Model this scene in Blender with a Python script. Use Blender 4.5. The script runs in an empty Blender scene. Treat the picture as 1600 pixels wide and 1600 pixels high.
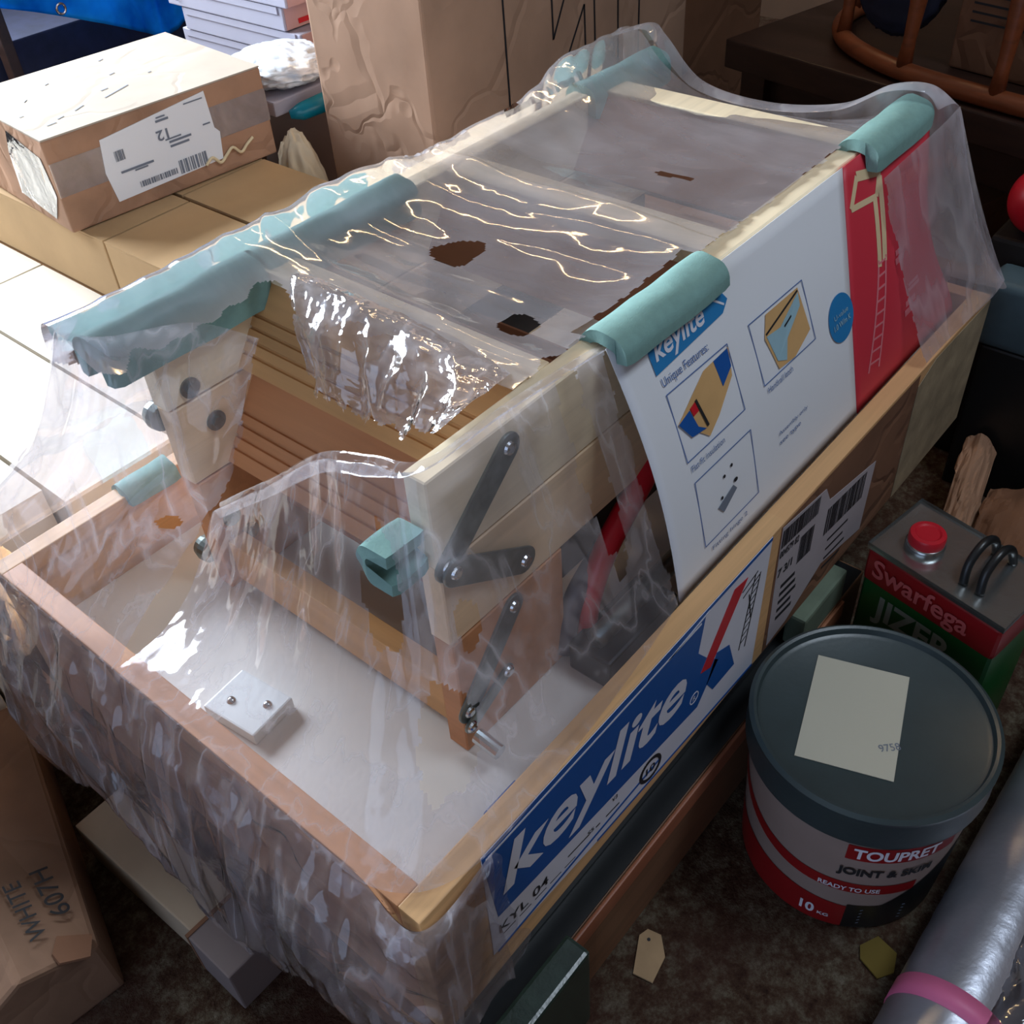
import bpy, bmesh, math, random
from mathutils import Vector, Matrix, noise
random.seed(7)
SC = bpy.context.scene
COL = SC.collection

# ---------------------------------------------------------------- camera
cd = bpy.data.cameras.new('camera'); cam = bpy.data.objects.new('camera', cd); COL.objects.link(cam)
SC.camera = cam
cd.sensor_width = 36.0; cd.lens = 36.0 * 1595 / 1600; cd.clip_start = 0.01
_X = Vector((1880, -1585, 1595)).normalized(); _Y = Vector((-2400, -1259, 1595)).normalized()
_Z = _X.cross(_Y).normalized(); _Y = _Z.cross(_X).normalized()
# rows of the world->camera rotation (camera looks along +z, y down)
_cr = Vector((_X[0], _Y[0], _Z[0])); _cd = Vector((_X[1], _Y[1], _Z[1])); _cf = Vector((_X[2], _Y[2], _Z[2]))
if _cf.z > 0: pass
CAM = Vector((-0.18395845, -0.28468331, 0.66331782))
cam.matrix_world = Matrix(((_cr.x, -_cd.x, -_cf.x, CAM.x), (_cr.y, -_cd.y, -_cf.y, CAM.y), (_cr.z, -_cd.z, -_cf.z, CAM.z), (0, 0, 0, 1)))

# ---------------------------------------------------------------- world, lights, exposure
W = bpy.data.worlds.new('world'); SC.world = W; W.use_nodes = True
W.node_tree.nodes['Background'].inputs[0].default_value = (0.55, 0.7, 1.0, 1)
W.node_tree.nodes['Background'].inputs[1].default_value = 1.0
SC.view_settings.view_transform = 'Standard'; SC.view_settings.look = 'None'
SC.view_settings.gamma = 1.0; SC.view_settings.exposure = 0.38
SC.cycles.transparent_max_bounces = 24
SC.cycles.max_bounces = 10

def area_light(name, loc, target, sx, sy, power, color):
    l = bpy.data.lights.new(name, 'AREA'); l.shape = 'RECTANGLE'; l.size = sx; l.size_y = sy
    l.energy = power; l.color = color
    o = bpy.data.objects.new(name, l); COL.objects.link(o); o.location = loc
    o.rotation_euler = (Vector(target) - Vector(loc)).to_track_quat('-Z', 'Y').to_euler()
    return o
area_light('window_daylight', (0.35, 2.44, 0.98), (0.2, 0.0, 0.1), 1.4, 0.85, 112, (0.82, 0.91, 1.0))
area_light('front_fill', (-1.52, -0.25, 1.0), (1.0, 0.35, 0.0), 1.7, 1.2, 1.6, (0.80, 0.90, 1.0))  # added fill from behind the camera, no known doorway
area_light('overhead_fill', (1.0, -0.85, 2.06), (0.8, -0.2, 0.0), 0.8, 0.7, 15, (0.78, 0.89, 1.0))  # added overhead fill to brighten the leaflet and tub lid

# ---------------------------------------------------------------- materials
def rgb(r, g, b):
    f = lambda c: c / 12.92 if c <= 0.04045 else ((c + 0.055) / 1.055) ** 2.4
    return (f(r / 255), f(g / 255), f(b / 255), 1)
class NT:
    def __init__(s, name):
        s.m = bpy.data.materials.new(name); s.m.use_nodes = True; s.t = s.m.node_tree; s.t.nodes.clear()
        s.out = s.n('ShaderNodeOutputMaterial')
    def n(s, typ, **kw):
        nd = s.t.nodes.new(typ)
        for k, v in kw.items():
            if k.startswith('_'): setattr(nd, k[1:], v)
            else: nd.inputs[k.replace('__', ' ')].default_value = v
        return nd
    def l(s, a, b): s.t.links.new(a, b)
    def co(s, scale=(1, 1, 1), rot=(0, 0, 0)):
        tc = s.n('ShaderNodeTexCoord'); mp = s.n('ShaderNodeMapping'); mp.inputs['Scale'].default_value = scale
        mp.inputs['Rotation'].default_value = rot
        s.l(tc.outputs['Object'], mp.inputs['Vector']); return mp.outputs['Vector']
    def noise(s, vec, scale, detail=4, rough=.55, dist=0):
        nd = s.n('ShaderNodeTexNoise', Scale=scale, Detail=detail, Roughness=rough, Distortion=dist); s.l(vec, nd.inputs['Vector']); return nd.outputs['Fac']
    def ramp(s, fac, stops):
        r = s.n('ShaderNodeValToRGB'); e = r.color_ramp.elements
        while len(e) < len(stops): e.new(.5)
        for el, (p, c) in zip(e, stops): el.position = p; el.color = c
        s.l(fac, r.inputs['Fac']); return r.outputs['Color']
    def mix(s, fac, a, b, mode='MIX'):
        m = s.n('ShaderNodeMix', _data_type='RGBA', _blend_type=mode)
        for v, i in ((fac, 0), (a, 6), (b, 7)):
            if hasattr(v, 'links'): s.l(v, m.inputs[i])
            else: m.inputs[i].default_value = v
        return m.outputs[2]
    def bump(s, h, strength=.3, dist=.002):
        b = s.n('ShaderNodeBump', Strength=strength, Distance=dist); s.l(h, b.inputs['Height']); return b.outputs['Normal']
    def bsdf(s, color, rough=.6, metal=0, normal=None, spec=.5, **kw):
        p = s.n('ShaderNodeBsdfPrincipled'); p.inputs['Roughness'].default_value = rough; p.inputs['Metallic'].default_value = metal
        p.inputs['Specular IOR Level'].default_value = spec
        if hasattr(color, 'links'): s.l(color, p.inputs['Base Color'])
        else: p.inputs['Base Color'].default_value = color
        if normal is not None: s.l(normal, p.inputs['Normal'])
        for k, v in kw.items(): p.inputs[k.replace('__', ' ')].default_value = v
        s.l(p.outputs[0], s.out.inputs['Surface']); return p
def plain(name, c, rough=.6, metal=0, var=.12, scale=30, bump=.1, spec=.5):
    t = NT(name); v = t.co(); nz = t.noise(v, scale)
    d = tuple(x * (1 - var) for x in c[:3]) + (1,); li = tuple(min(1, x * (1 + var)) for x in c[:3]) + (1,)
    t.bsdf(t.ramp(nz, [(.3, d), (.7, li)]), rough, metal, t.bump(t.noise(v, scale * 6), bump, .0006), spec); return t.m
def wood(name, base, axis=0, dark=.72, rough=.5, segs=True, ring=1.0):
    t = NT(name)
    sc = [60 * ring, 60 * ring, 60 * ring]; sc[axis] = 2.2
    v = t.co(tuple(sc)); n1 = t.noise(v, 1.0, 3, .5, .6)
    v2 = t.co(tuple(x * 5 for x in sc)); n2 = t.noise(v2, 1.0, 3)
    d = tuple(x * dark for x in base[:3]) + (1,); li = tuple(min(1, x * 1.12) for x in base[:3]) + (1,)
    c = t.ramp(n1, [(.35, d), (.52, base), (.75, li)])
    c = t.mix(.25, c, t.ramp(n2, [(.3, d), (.7, li)]))
    if segs:
        tc = t.n('ShaderNodeTexCoord'); sx = t.n('ShaderNodeSeparateXYZ'); t.l(tc.outputs['Object'], sx.inputs[0])
        a = t.n('ShaderNodeMath', _operation='MULTIPLY'); t.l(sx.outputs[axis], a.inputs[0]); a.inputs[1].default_value = 3.1
        f = t.n('ShaderNodeMath', _operation='FLOOR'); t.l(a.outputs[0], f.inputs[0])
        w = t.n('ShaderNodeTexWhiteNoise', _noise_dimensions='1D'); t.l(f.outputs[0], w.inputs['W'])
        c = t.mix(t.ramp(w.outputs['Value'], [(0, (0, 0, 0, 1)), (1, (.45, .45, .45, 1))]), c, rgb(205, 150, 105))
    t.bsdf(c, rough, 0, t.bump(n2, .15, .0006)); return t.m
def card(name, base, crease=.0, rough=.85, flute=0, dirt=.15):
    t = NT(name); v = t.co(); n1 = t.noise(v, 9, 5)
    d = tuple(x * (1 - dirt * 1.6) for x in base[:3]) + (1,); li = tuple(min(1, x * (1 + dirt)) for x in base[:3]) + (1,)
    c = t.ramp(n1, [(.3, d), (.55, base), (.8, li)])
    h = t.noise(v, 240, 2)
    nrm = t.bump(h, .12, .0005)
    if crease:
        vo = t.n('ShaderNodeTexVoronoi', _feature='DISTANCE_TO_EDGE', Scale=7.0)
        wv = t.noise(v, 5, 3); mm = t.mix(.25, v, wv)
        t.l(mm, vo.inputs['Vector'])
        hr = t.ramp(vo.outputs['Distance'], [(0, (0, 0, 0, 1)), (.06, (1, 1, 1, 1))])
        b = t.n('ShaderNodeBump', Strength=crease, Distance=.006); t.l(hr, b.inputs['Height']); t.l(nrm, b.inputs['Normal']); nrm = b.outputs['Normal']
        b2 = t.n('ShaderNodeBump', Strength=crease * .8, Distance=.03); t.l(t.noise(v, 6, 2), b2.inputs['Height']); t.l(nrm, b2.inputs['Normal']); nrm = b2.outputs['Normal']
    t.bsdf(c, rough, 0, nrm, .3); return t.m
def film_mat(name, haze=(.05, .3), stretch=(8, 8, 8), rot=(0, 0, 0), tint=(.93, .93, .97, 1), bump=.5, rough=.06, gloss=1.0, crinkle=38, streak=False, cap=1.0):
    t = NT(name)
    v = t.co(stretch, rot); v1 = t.co()
    n1 = t.noise(v, 1.0, 3 if streak else 5, .5 if streak else .6, .2 if streak else .8); n2 = t.noise(v1, crinkle, 3, .5, 1.2); n3 = t.noise(v, .8, 2, .5, .3) if streak else t.noise(v1, 9, 3, .5, .5)
    b1 = t.n('ShaderNodeBump', Strength=bump, Distance=.004); t.l(n2, b1.inputs['Height'])
    b2 = t.n('ShaderNodeBump', Strength=bump, Distance=.016); t.l(n3, b2.inputs['Height']); t.l(b1.outputs[0], b2.inputs['Normal'])
    N = b2.outputs[0]
    hz = t.ramp(n1, [(.3, (haze[0],) * 3 + (1,)), (.58, ((haze[0] + haze[1]) / 2,) * 3 + (1,)), (.78, (haze[1],) * 3 + (1,))])
    if streak:
        g = lambda x: (x, x, x, 1)
        hz = t.ramp(n1, [(.30, g(haze[0])), (.47, g(haze[0] * 1.6)), (.505, g(haze[1])), (.54, g(haze[0] * 2.2)), (.60, g(haze[0] * 1.5)), (.66, g(haze[1] * .8)), (.78, g(haze[1] * .6))])
    tr = t.n('ShaderNodeBsdfTransparent', Color=tint)
    df = t.n('ShaderNodeBsdfDiffuse', Color=(.86, .83, .88, 1)); tl = t.n('ShaderNodeBsdfTranslucent', Color=(.86, .83, .88, 1))
    m0 = t.n('ShaderNodeMixShader'); m0.inputs[0].default_value = .45; t.l(df.outputs[0], m0.inputs[1]); t.l(tl.outputs[0], m0.inputs[2])
    m1 = t.n('ShaderNodeMixShader'); t.l(hz, m1.inputs[0]); t.l(tr.outputs[0], m1.inputs[1]); t.l(m0.outputs[0], m1.inputs[2])
    gl = t.n('ShaderNodeBsdfGlossy', Roughness=rough); gl.inputs['Color'].default_value = (1, 1, 1, 1); t.l(N, gl.inputs['Normal'])
    fr = t.n('ShaderNodeFresnel', IOR=1.5); t.l(N, fr.inputs['Normal'])
    mu = t.n('ShaderNodeMath', _operation='MULTIPLY'); t.l(fr.outputs[0], mu.inputs[0]); mu.inputs[1].default_value = 1.6 * gloss; mu.use_clamp = True
    m2 = t.n('ShaderNodeMixShader'); mn = t.n('ShaderNodeMath', _operation='MINIMUM'); t.l(mu.outputs[0], mn.inputs[0]); mn.inputs[1].default_value = cap; t.l(mn.outputs[0], m2.inputs[0]); t.l(m1.outputs[0], m2.inputs[1]); t.l(gl.outputs[0], m2.inputs[2])
    t.l(m2.outputs[0], t.out.inputs['Surface']); return t.m

M = {}
M['pine_x'] = wood('pine_along', rgb(218, 172, 120), 0)
M['pine_y'] = wood('pine_across', rgb(205, 150, 108), 1)
M['pine_pale'] = wood('pale_pine', rgb(234, 216, 184), 0, .88, segs=False)
M['pine_palez'] = wood('pale_pine_up', rgb(232, 202, 164), 0, .88, segs=False)
M['tread'] = wood('tread_pine', rgb(206, 158, 104), 1, .84, segs=False, ring=.6)
M['tread2'] = wood('tread_pine_red', rgb(194, 136, 92), 1, .84, segs=False, ring=.6)
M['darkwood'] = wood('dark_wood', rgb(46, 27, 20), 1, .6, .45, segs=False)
M['chairwood'] = wood('chair_wood', rgb(124, 64, 34), 1, .7, .4, segs=False)
M['packwood'] = wood('pack_wood', rgb(112, 78, 56), 0, .75, .6)
M['panel'] = plain('white_panel', rgb(226, 222, 214), .35, var=.02, scale=4, bump=.02)
M['white_metal'] = plain('white_metal', rgb(226, 230, 228), .35, var=.02, bump=0)
M['zinc'] = plain('zinc_steel', rgb(128, 138, 136), .32, .85, var=.3, scale=60)
M['chrome'] = plain('chrome', rgb(200, 205, 208), .2, 1, var=.1)
M['blacksteel'] = plain('dark_steel', rgb(52, 54, 58), .35, .6)
M['foam'] = plain('teal_foam', rgb(122, 160, 154), .9, var=.06, scale=120, bump=.5)
M['red_plastic'] = plain('red_plastic', rgb(190, 24, 40), .35, var=.04)
M['grey_plastic'] = plain('grey_plastic', rgb(80, 76, 86), .4)
M['paper'] = plain('white_paper', rgb(226, 228, 232), .55, var=.015, scale=6, bump=.03)
M['red_paper'] = plain('red_paper', rgb(200, 48, 64), .5, var=.03, scale=8, bump=.03)
M['blue_ink'] = plain('blue_ink', rgb(18, 82, 156), .5, var=.03)
M['lightblue_ink'] = plain('light_blue_ink', rgb(34, 122, 180), .5, var=.03)
M['white_ink'] = plain('white_ink', rgb(216, 216, 226), .5, var=.02)
M['pink_ink'] = plain('pale_pink_ink', rgb(214, 120, 128), .5, var=.02)
M['black_ink'] = plain('black_ink', rgb(30, 30, 34), .6, var=.02)
M['grey_ink'] = plain('grey_ink', rgb(110, 118, 132), .6, var=.02)
M['red_ink'] = plain('red_ink', rgb(196, 24, 40), .5, var=.02)
M['tan_ink'] = plain('tan_ink', rgb(206, 164, 110), .5, var=.06)
M['cream_ink'] = plain('cream_ink', rgb(214, 190, 150), .5, var=.04)
M['paleblue_ink'] = plain('pale_blue_ink', rgb(150, 184, 196), .5, var=.04)
M['kraft'] = card('kraft_card', rgb(188, 142, 98), 0)
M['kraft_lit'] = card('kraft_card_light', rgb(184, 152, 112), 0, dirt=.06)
M['kraft_old'] = card('kraft_card_worn', rgb(166, 128, 102), .35, dirt=.2)
M['kraft_crease'] = card('kraft_card_creased', rgb(160, 128, 106), .28, dirt=.1)
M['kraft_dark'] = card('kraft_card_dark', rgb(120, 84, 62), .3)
M['kraft_lit_top'] = card('kraft_card_lit_top', rgb(176, 164, 150), .15, dirt=.06)  # paler copy of the worn kraft, window light put into the colour
M['whitecard'] = card('white_card', rgb(172, 172, 188), 0, .6, dirt=.03)
M['overlitcard'] = card('overlit_kraft_card', rgb(216, 206, 190), 0, .6, dirt=.04)  # kraft cartons, overexposure by the window painted in as a pale colour
M['shadedcard'] = card('shaded_white_card', rgb(196, 160, 158), 0, .7, dirt=.05)  # white card with the tone of its shaded side put into the colour
M['creamcard'] = card('cream_card', rgb(170, 152, 130), 0, .8, dirt=.06)
M['greycard'] = card('grey_card', rgb(122, 110, 108), 0, .8, dirt=.05)
M['tarp'] = plain('blue_tarp', rgb(20, 120, 190), .35, var=.25, scale=5, bump=.5)
def _tarp():
    t = NT('blue_tarp'); v = t.co(); c = t.ramp(t.noise(v, 6, 4), [(.3, rgb(0, 92, 170)), (.7, rgb(40, 170, 235))])
    d = t.n('ShaderNodeBsdfDiffuse'); l = t.n('ShaderNodeBsdfTranslucent'); m = t.n('ShaderNodeMixShader'); m.inputs[0].default_value = .5
    t.l(c, d.inputs[0]); t.l(c, l.inputs[0]); t.l(d.outputs[0], m.inputs[1]); t.l(l.outputs[0], m.inputs[2]); t.l(m.outputs[0], t.out.inputs[0]); return t.m
M['tarp'] = _tarp()
M['darkblue'] = plain('dark_blue_cloth', rgb(26, 30, 52), .8, var=.3)
M['black'] = plain('black_plastic', rgb(26, 28, 30), .35)
M['tub_lid'] = plain('tub_lid_plastic', rgb(54, 66, 68), .32, var=.08, bump=.2)
M['tub_lid_note'] = plain('lid_note_paper', rgb(190, 186, 168), .8, var=.02, scale=5)
M['tin_green'] = plain('tin_green', rgb(10, 84, 36), .3, var=.05)
M['tin_red'] = plain('tin_red', rgb(140, 24, 28), .3, var=.05)
M['tin_metal'] = plain('tin_metal', rgb(180, 184, 184), .24, .95, var=.12, scale=9, bump=.5)
M['foil'] = plain('foil_film', rgb(176, 178, 188), .32, .7, var=.12, scale=14, bump=.8)
M['pink_tape'] = plain('pink_tape', rgb(214, 110, 152), .5, var=.05)
M['cream_cloth'] = plain('cream_cloth', rgb(214, 196, 166), .9, var=.1, scale=12, bump=.6)
M['silver_film'] = plain('silver_bag', rgb(225, 235, 245), .3, .2, var=.1, scale=30, bump=.8)
M['teal_plastic'] = plain('teal_plastic', rgb(0, 120, 140), .3)
M['offcut'] = wood('offcut_pine', rgb(190, 146, 92), 0, .8, segs=False)
M['yellow_card'] = card('yellow_scrap', rgb(110, 92, 38), 0)
M['bluegrey'] = plain('blue_grey_plastic', rgb(70, 90, 98), .5)
M['tape'] = film_mat('parcel_tape', (.25, .5), (8, 60, 8), tint=(.85, .72, .55, 1), bump=.3, rough=.18, gloss=1.3)
M['film_top'] = film_mat('film_over_ladder', (.24, .50), (7, 3, 5), (0, 0, .5), bump=.17, gloss=.7, crinkle=14)
M['film_front'] = film_mat('film_front', (.09, .34), (22, 26, 1.0), bump=.24, crinkle=12, gloss=.7, streak=True, cap=.20)
M['film_skirt'] = film_mat('film_skirt', (.10, .42), (22, 22, 2.5), bump=.34, crinkle=16, streak=True, gloss=.9)
M['film_flap'] = film_mat('film_flap', (.18, .52), (18, 18, 4), streak=True, bump=.35, crinkle=24, gloss=1.7)
M['film_rear'] = film_mat('film_rear', (.2, .5), (12, 12, 3), bump=.16, crinkle=12, gloss=.5, streak=True, cap=.2)
M['film_clear'] = film_mat('film_clear', (.02, .10), (12, 30, 12), bump=.45, crinkle=30, gloss=1.0)

# ---------------------------------------------------------------- mesh helpers
def V(*a): return Vector(a)
def hexa(bm, p):
    """p: bottom 4 (ccw) then top 4"""
    v = [bm.verts.new(q) for q in p]
    for f in ((3, 2, 1, 0), (4, 5, 6, 7), (0, 1, 5, 4), (1, 2, 6, 5), (2, 3, 7, 6), (3, 0, 4, 7)): bm.faces.new([v[i] for i in f])
def bevel_all(bm, w, seg=2):
    if w > 0: bmesh.ops.bevel(bm, geom=list(bm.edges), offset=w, segments=seg, affect='EDGES', profile=.6, clamp_overlap=True)
def box(bm, a, b, mat=None):
    x0, y0, z0 = a; x1, y1, z1 = b
    x0, x1 = min(x0, x1), max(x0, x1); y0, y1 = min(y0, y1), max(y0, y1); z0, z1 = min(z0, z1), max(z0, z1)
    p = [V(x0, y0, z0), V(x1, y0, z0), V(x1, y1, z0), V(x0, y1, z0), V(x0, y0, z1), V(x1, y0, z1), V(x1, y1, z1), V(x0, y1, z1)]
    if mat is not None: p = [mat @ q for q in p]
    hexa(bm, p)
def bxm(a, b, bev=.0015, mat=None, seg=2):
    bm = bmesh.new(); box(bm, a, b, mat); bevel_all(bm, bev, seg); return bm
def frame_for(d):
    d = d.normalized(); u = d.cross(V(0, 0, 1))
    if u.length < 1e-3: u = d.cross(V(0, 1, 0))
    u.normalize(); return u, d.cross(u).normalized()
def tube(bm, pts, r, n=12, cap=True):
    pts = [Vector(p) for p in pts]; rr = r if isinstance(r, (list, tuple)) else [r] * len(pts)
    rings = []; pu = None
    for i, p in enumerate(pts):
        d = (pts[min(i + 1, len(pts) - 1)] - pts[max(i - 1, 0)]).normalized()
        if pu is None: u, w = frame_for(d)
        else:
            u = (pu - d * pu.dot(d)).normalized(); w = d.cross(u)
        pu = u
        rings.append([bm.verts.new(p + (u * math.cos(2 * math.pi * k / n) + w * math.sin(2 * math.pi * k / n)) * rr[i]) for k in range(n)])
    for a, b in zip(rings, rings[1:]):
        for k in range(n): bm.faces.new((a[k], a[(k + 1) % n], b[(k + 1) % n], b[k]))
    if cap:
        bm.faces.new(rings[0][::-1]); bm.faces.new(rings[-1])
def lathe(bm, prof, c, n=64, axis=None, close=False):
    rings = []
    for r, z in prof:
        if r < 1e-6: rings.append([bm.verts.new((c[0], c[1], c[2] + z))])
        else: rings.append([bm.verts.new((c[0] + r * math.cos(2 * math.pi * k / n), c[1] + r * math.sin(2 * math.pi * k / n), c[2] + z)) for k in range(n)])
    for a, b in zip(rings, rings[1:]):
        if len(a) == 1 and len(b) == 1: continue
        for k in range(n):
            if len(a) == 1: bm.faces.new((a[0], b[k], b[(k + 1) % n]))
            elif len(b) == 1: bm.faces.new((a[k], a[(k + 1) % n], b[0]))
            else: bm.faces.new((a[k], a[(k + 1) % n], b[(k + 1) % n], b[k]))
def prism(bm, poly, d):
    a = [bm.verts.new(Vector(p)) for p in poly]; b = [bm.verts.new(Vector(p) + Vector(d)) for p in poly]
    n = len(poly); bm.faces.new(a[::-1]); bm.faces.new(b)
    for k in range(n): bm.faces.new((a[k], a[(k + 1) % n], b[(k + 1) % n], b[k]))
def base_of(o):
    v = V(0, 0, 0)
    while o is not None: v += o.location; o = o.parent
    return v
def obj(name, bm, mat, parent=None, smooth=False, loc=None):
    bmesh.ops.recalc_face_normals(bm, faces=list(bm.faces))
    me = bpy.data.meshes.new(name); bm.to_mesh(me); bm.free()
    for mm in (mat if isinstance(mat, (list, tuple)) else [mat]): me.materials.append(mm)
    if smooth:
        for p in me.polygons: p.use_smooth = True
    o = bpy.data.objects.new(name, me); COL.objects.link(o)
    if parent is not None:
        me.transform(Matrix.Translation(-base_of(parent))); o.parent = parent
    elif loc is not None:
        me.transform(Matrix.Translation(-Vector(loc))); o.location = loc
    return o
def auto(o, ang=35):
    m = o.modifiers.new('edges', 'EDGE_SPLIT'); m.split_angle = math.radians(ang)
    for p in o.data.polygons: p.use_smooth = True
    return o
def tag(o, label, cat, group=None):
    o['label'] = label; o['category'] = cat
    if group: o['group'] = group
    return o
def thing(name, label, cat, loc, group=None):
    o = bpy.data.objects.new(name, None); COL.objects.link(o); o.location = loc; o.empty_display_size = .05
    return tag(o, label, cat, group)
def struct(name, bm, mat, parent=None):
    o = obj(name, bm, mat, parent)
    if parent is None: o['kind'] = 'structure'
    return o

class Frame:
    def __init__(s, o, ux, uy): s.o = Vector(o); s.u = Vector(ux).normalized(); s.v = Vector(uy).normalized(); s.n = s.u.cross(s.v).normalized()
    def __call__(s, a, b, off=.0): return s.o + s.u * a + s.v * b + s.n * off
    def rot(s, a, b, deg):
        c, q = math.cos(math.radians(deg)), math.sin(math.radians(deg)); return Frame(s(a, b), s.u * c + s.v * q, s.v * c - s.u * q)
def poly(bm, F, pts, off, th=.0003):
    a = [bm.verts.new(F(x, y, off)) for x, y in pts]; b = [bm.verts.new(F(x, y, off - th)) for x, y in pts]
    n = len(pts); bm.faces.new(a); bm.faces.new(b[::-1])
    for k in range(n): bm.faces.new((a[k], b[k], b[(k + 1) % n], a[(k + 1) % n]))
def rect(bm, F, x0, y0, x1, y1, off, th=.0003): poly(bm, F, [(x0, y0), (x1, y0), (x1, y1), (x0, y1)], off, th)
def stroke(bm, F, p, q, w, off):
    d = V(q[0] - p[0], q[1] - p[1], 0); n = V(-d.y, d.x, 0).normalized() * w / 2
    poly(bm, F, [(p[0] + n.x, p[1] + n.y), (p[0] - n.x, p[1] - n.y), (q[0] - n.x, q[1] - n.y), (q[0] + n.x, q[1] + n.y)], off)
def outline(bm, F, pts, w, off, closed=True):
    for i in range(len(pts) - (0 if closed else 1)): stroke(bm, F, pts[i], pts[(i + 1) % len(pts)], w, off)
def disc(bm, F, x, y, rx, ry, off, n=36): poly(bm, F, [(x + rx * math.cos(2 * math.pi * k / n), y + ry * math.sin(2 * math.pi * k / n)) for k in range(n)], off)
_tc = {}
def text(bm, F, s, x0, y0, w, h, off, bold=.0, shear=0., wrap=None):
    key = (s, bold, shear)
    if key not in _tc:
        cu = bpy.data.curves.new('lettering', 'FONT'); cu.body = s; cu.size = 1; cu.offset = bold; cu.shear = shear; cu.resolution_u = 4
        to = bpy.data.objects.new('lettering', cu); COL.objects.link(to)
        dg = bpy.context.evaluated_depsgraph_get(); me = bpy.data.meshes.new_from_object(to.evaluated_get(dg))
        _tc[key] = ([v.co.copy() for v in me.vertices], [tuple(p.vertices) for p in me.polygons])
        bpy.data.objects.remove(to); bpy.data.curves.remove(cu); bpy.data.meshes.remove(me)
    vs, fs = _tc[key]
    if not vs: return
    ax, bx = min(v.x for v in vs), max(v.x for v in vs); ay, by = min(v.y for v in vs), max(v.y for v in vs)
    W_ = w if w else (bx - ax) * h / (by - ay); H_ = h if h else (by - ay) * w / (bx - ax)
    nv = []
    for v in vs:
        a, b = x0 + (v.x - ax) / (bx - ax) * W_, y0 + (v.y - ay) / (by - ay) * H_
        nv.append(bm.verts.new(wrap(a, b) if wrap else F(a, b, off)))
    for f in fs:
        try: bm.faces.new([nv[i] for i in f])
        except ValueError: pass

def catmull(P, t):
    n = len(P) - 1; t = max(0, min(n - 1e-6, t * n)); i = int(t); f = t - i
    p0, p1, p2, p3 = P[max(i - 1, 0)], P[i], P[i + 1], P[min(i + 2, n)]
    return .5 * ((2 * p1) + (p2 - p0) * f + (2 * p0 - 5 * p1 + 4 * p2 - p3) * f * f + (3 * p1 - p0 - 3 * p2 + p3) * f ** 3)
def sheet(rows, nu, nv, disp=None, keep=None):
    """rows: list (v) of control polylines (u). Returns a bmesh grid; disp(u,v,p)->offset vector; keep(u,v,p)->bool"""
    rows = [[Vector(p) for p in r] for r in rows]; bm = bmesh.new(); G = []
    for i in range(nu + 1):
        u = i / nu; col = [catmull(r, u) for r in rows]; line = []
        for j in range(nv + 1):
            v = j / nv; p = catmull(col, v)
            if disp: p = p + disp(u, v, p)
            line.append(p)
        G.append(line)
    vv = [[None] * (nv + 1) for _ in range(nu + 1)]
    def gv(i, j):
        if vv[i][j] is None: vv[i][j] = bm.verts.new(G[i][j])
        return vv[i][j]
    for i in range(nu):
        for j in range(nv):
            if keep and not keep((i + .5) / nu, (j + .5) / nv, G[i][j]): continue
            bm.faces.new((gv(i, j), gv(i + 1, j), gv(i + 1, j + 1), gv(i, j + 1)))
    return bm
def nz(x, y, z=0.0): return noise.noise(V(x, y, z))
def ridge(x, y, z=0.0): return 1 - 2 * abs(noise.noise(V(x, y, z)))

# ---------------------------------------------------------------- room
FZ = -0.372
def carpet():
    t = NT('worn_carpet'); v = t.co(); n1 = t.noise(v, 60, 8, .8, 0); n2 = t.noise(v, 7, 3)
    c = t.ramp(n1, [(.33, rgb(40, 26, 20)), (.47, rgb(70, 52, 40)), (.56, rgb(88, 78, 64)), (.70, rgb(120, 112, 98))])
    c = t.mix(t.ramp(n2, [(.4, (0, 0, 0, 1)), (.65, (.6, .6, .6, 1))]), c, rgb(64, 40, 34))
    t.bsdf(c, .95, 0, t.bump(t.noise(v, 380, 3), .8, .003), .1); return t.m
struct('floor', bxm((-1.6, -1.6, FZ - .05), (3.0, 2.6, FZ), 0), carpet())
wallm = plain('brown_wall', rgb(80, 58, 42), .85, var=.25, scale=4, bump=.6)
# wall_left holds window_1
bm = bmesh.new()
for a, b in (((-1.6, 2.5, FZ), (3.0, 2.6, .5)), ((-1.6, 2.5, 1.8), (3.0, 2.6, 2.1)), ((-1.6, 2.5, .5), (-.4, 2.6, 1.8)), ((1.1, 2.5, .5), (3.0, 2.6, 1.8))): box(bm, a, b)
struct('wall_left', bm, wallm)
struct('wall_right', bxm((-1.6, -1.7, FZ), (3.0, -1.6, 2.1), 0), wallm)
struct('wall_back', bxm((2.9, -1.6, FZ), (3.0, 2.5, 2.1), 0), wallm)
bm = bmesh.new()
for a, b in (((-1.7, -1.6, FZ), (-1.6, -1.15, 2.1)), ((-1.7, .65, FZ), (-1.6, 2.5, 2.1)), ((-1.7, -1.15, 1.65), (-1.6, .65, 2.1))): box(bm, a, b)
struct('wall_front', bm, wallm)  # door opening added only for the front fill
bm = bmesh.new()
for a, b in (((-1.6, -1.6, 2.1), (.55, 2.6, 2.15)), ((1.45, -1.6, 2.1), (3.0, 2.6, 2.15)), ((.55, -1.6, 2.1), (1.45, -1.25, 2.15)), ((.55, -.45, 2.1), (1.45, 2.6, 2.15))): box(bm, a, b)
struct('ceiling', bm, plain('ceiling_board', rgb(120, 108, 96), .9))
bm = bmesh.new()
for a, b in (((.55, -1.25, 2.09), (.59, -.45, 2.16)), ((1.41, -1.25, 2.09), (1.45, -.45, 2.16)), ((.59, -1.25, 2.09), (1.41, -1.21, 2.16)), ((.59, -.49, 2.09), (1.41, -.45, 2.16))): box(bm, a, b)
struct('added_skylight_frame', bm, M['white_metal'])  # unseen ceiling opening frame, added to go with the overhead fill
bm = bmesh.new()
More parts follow.
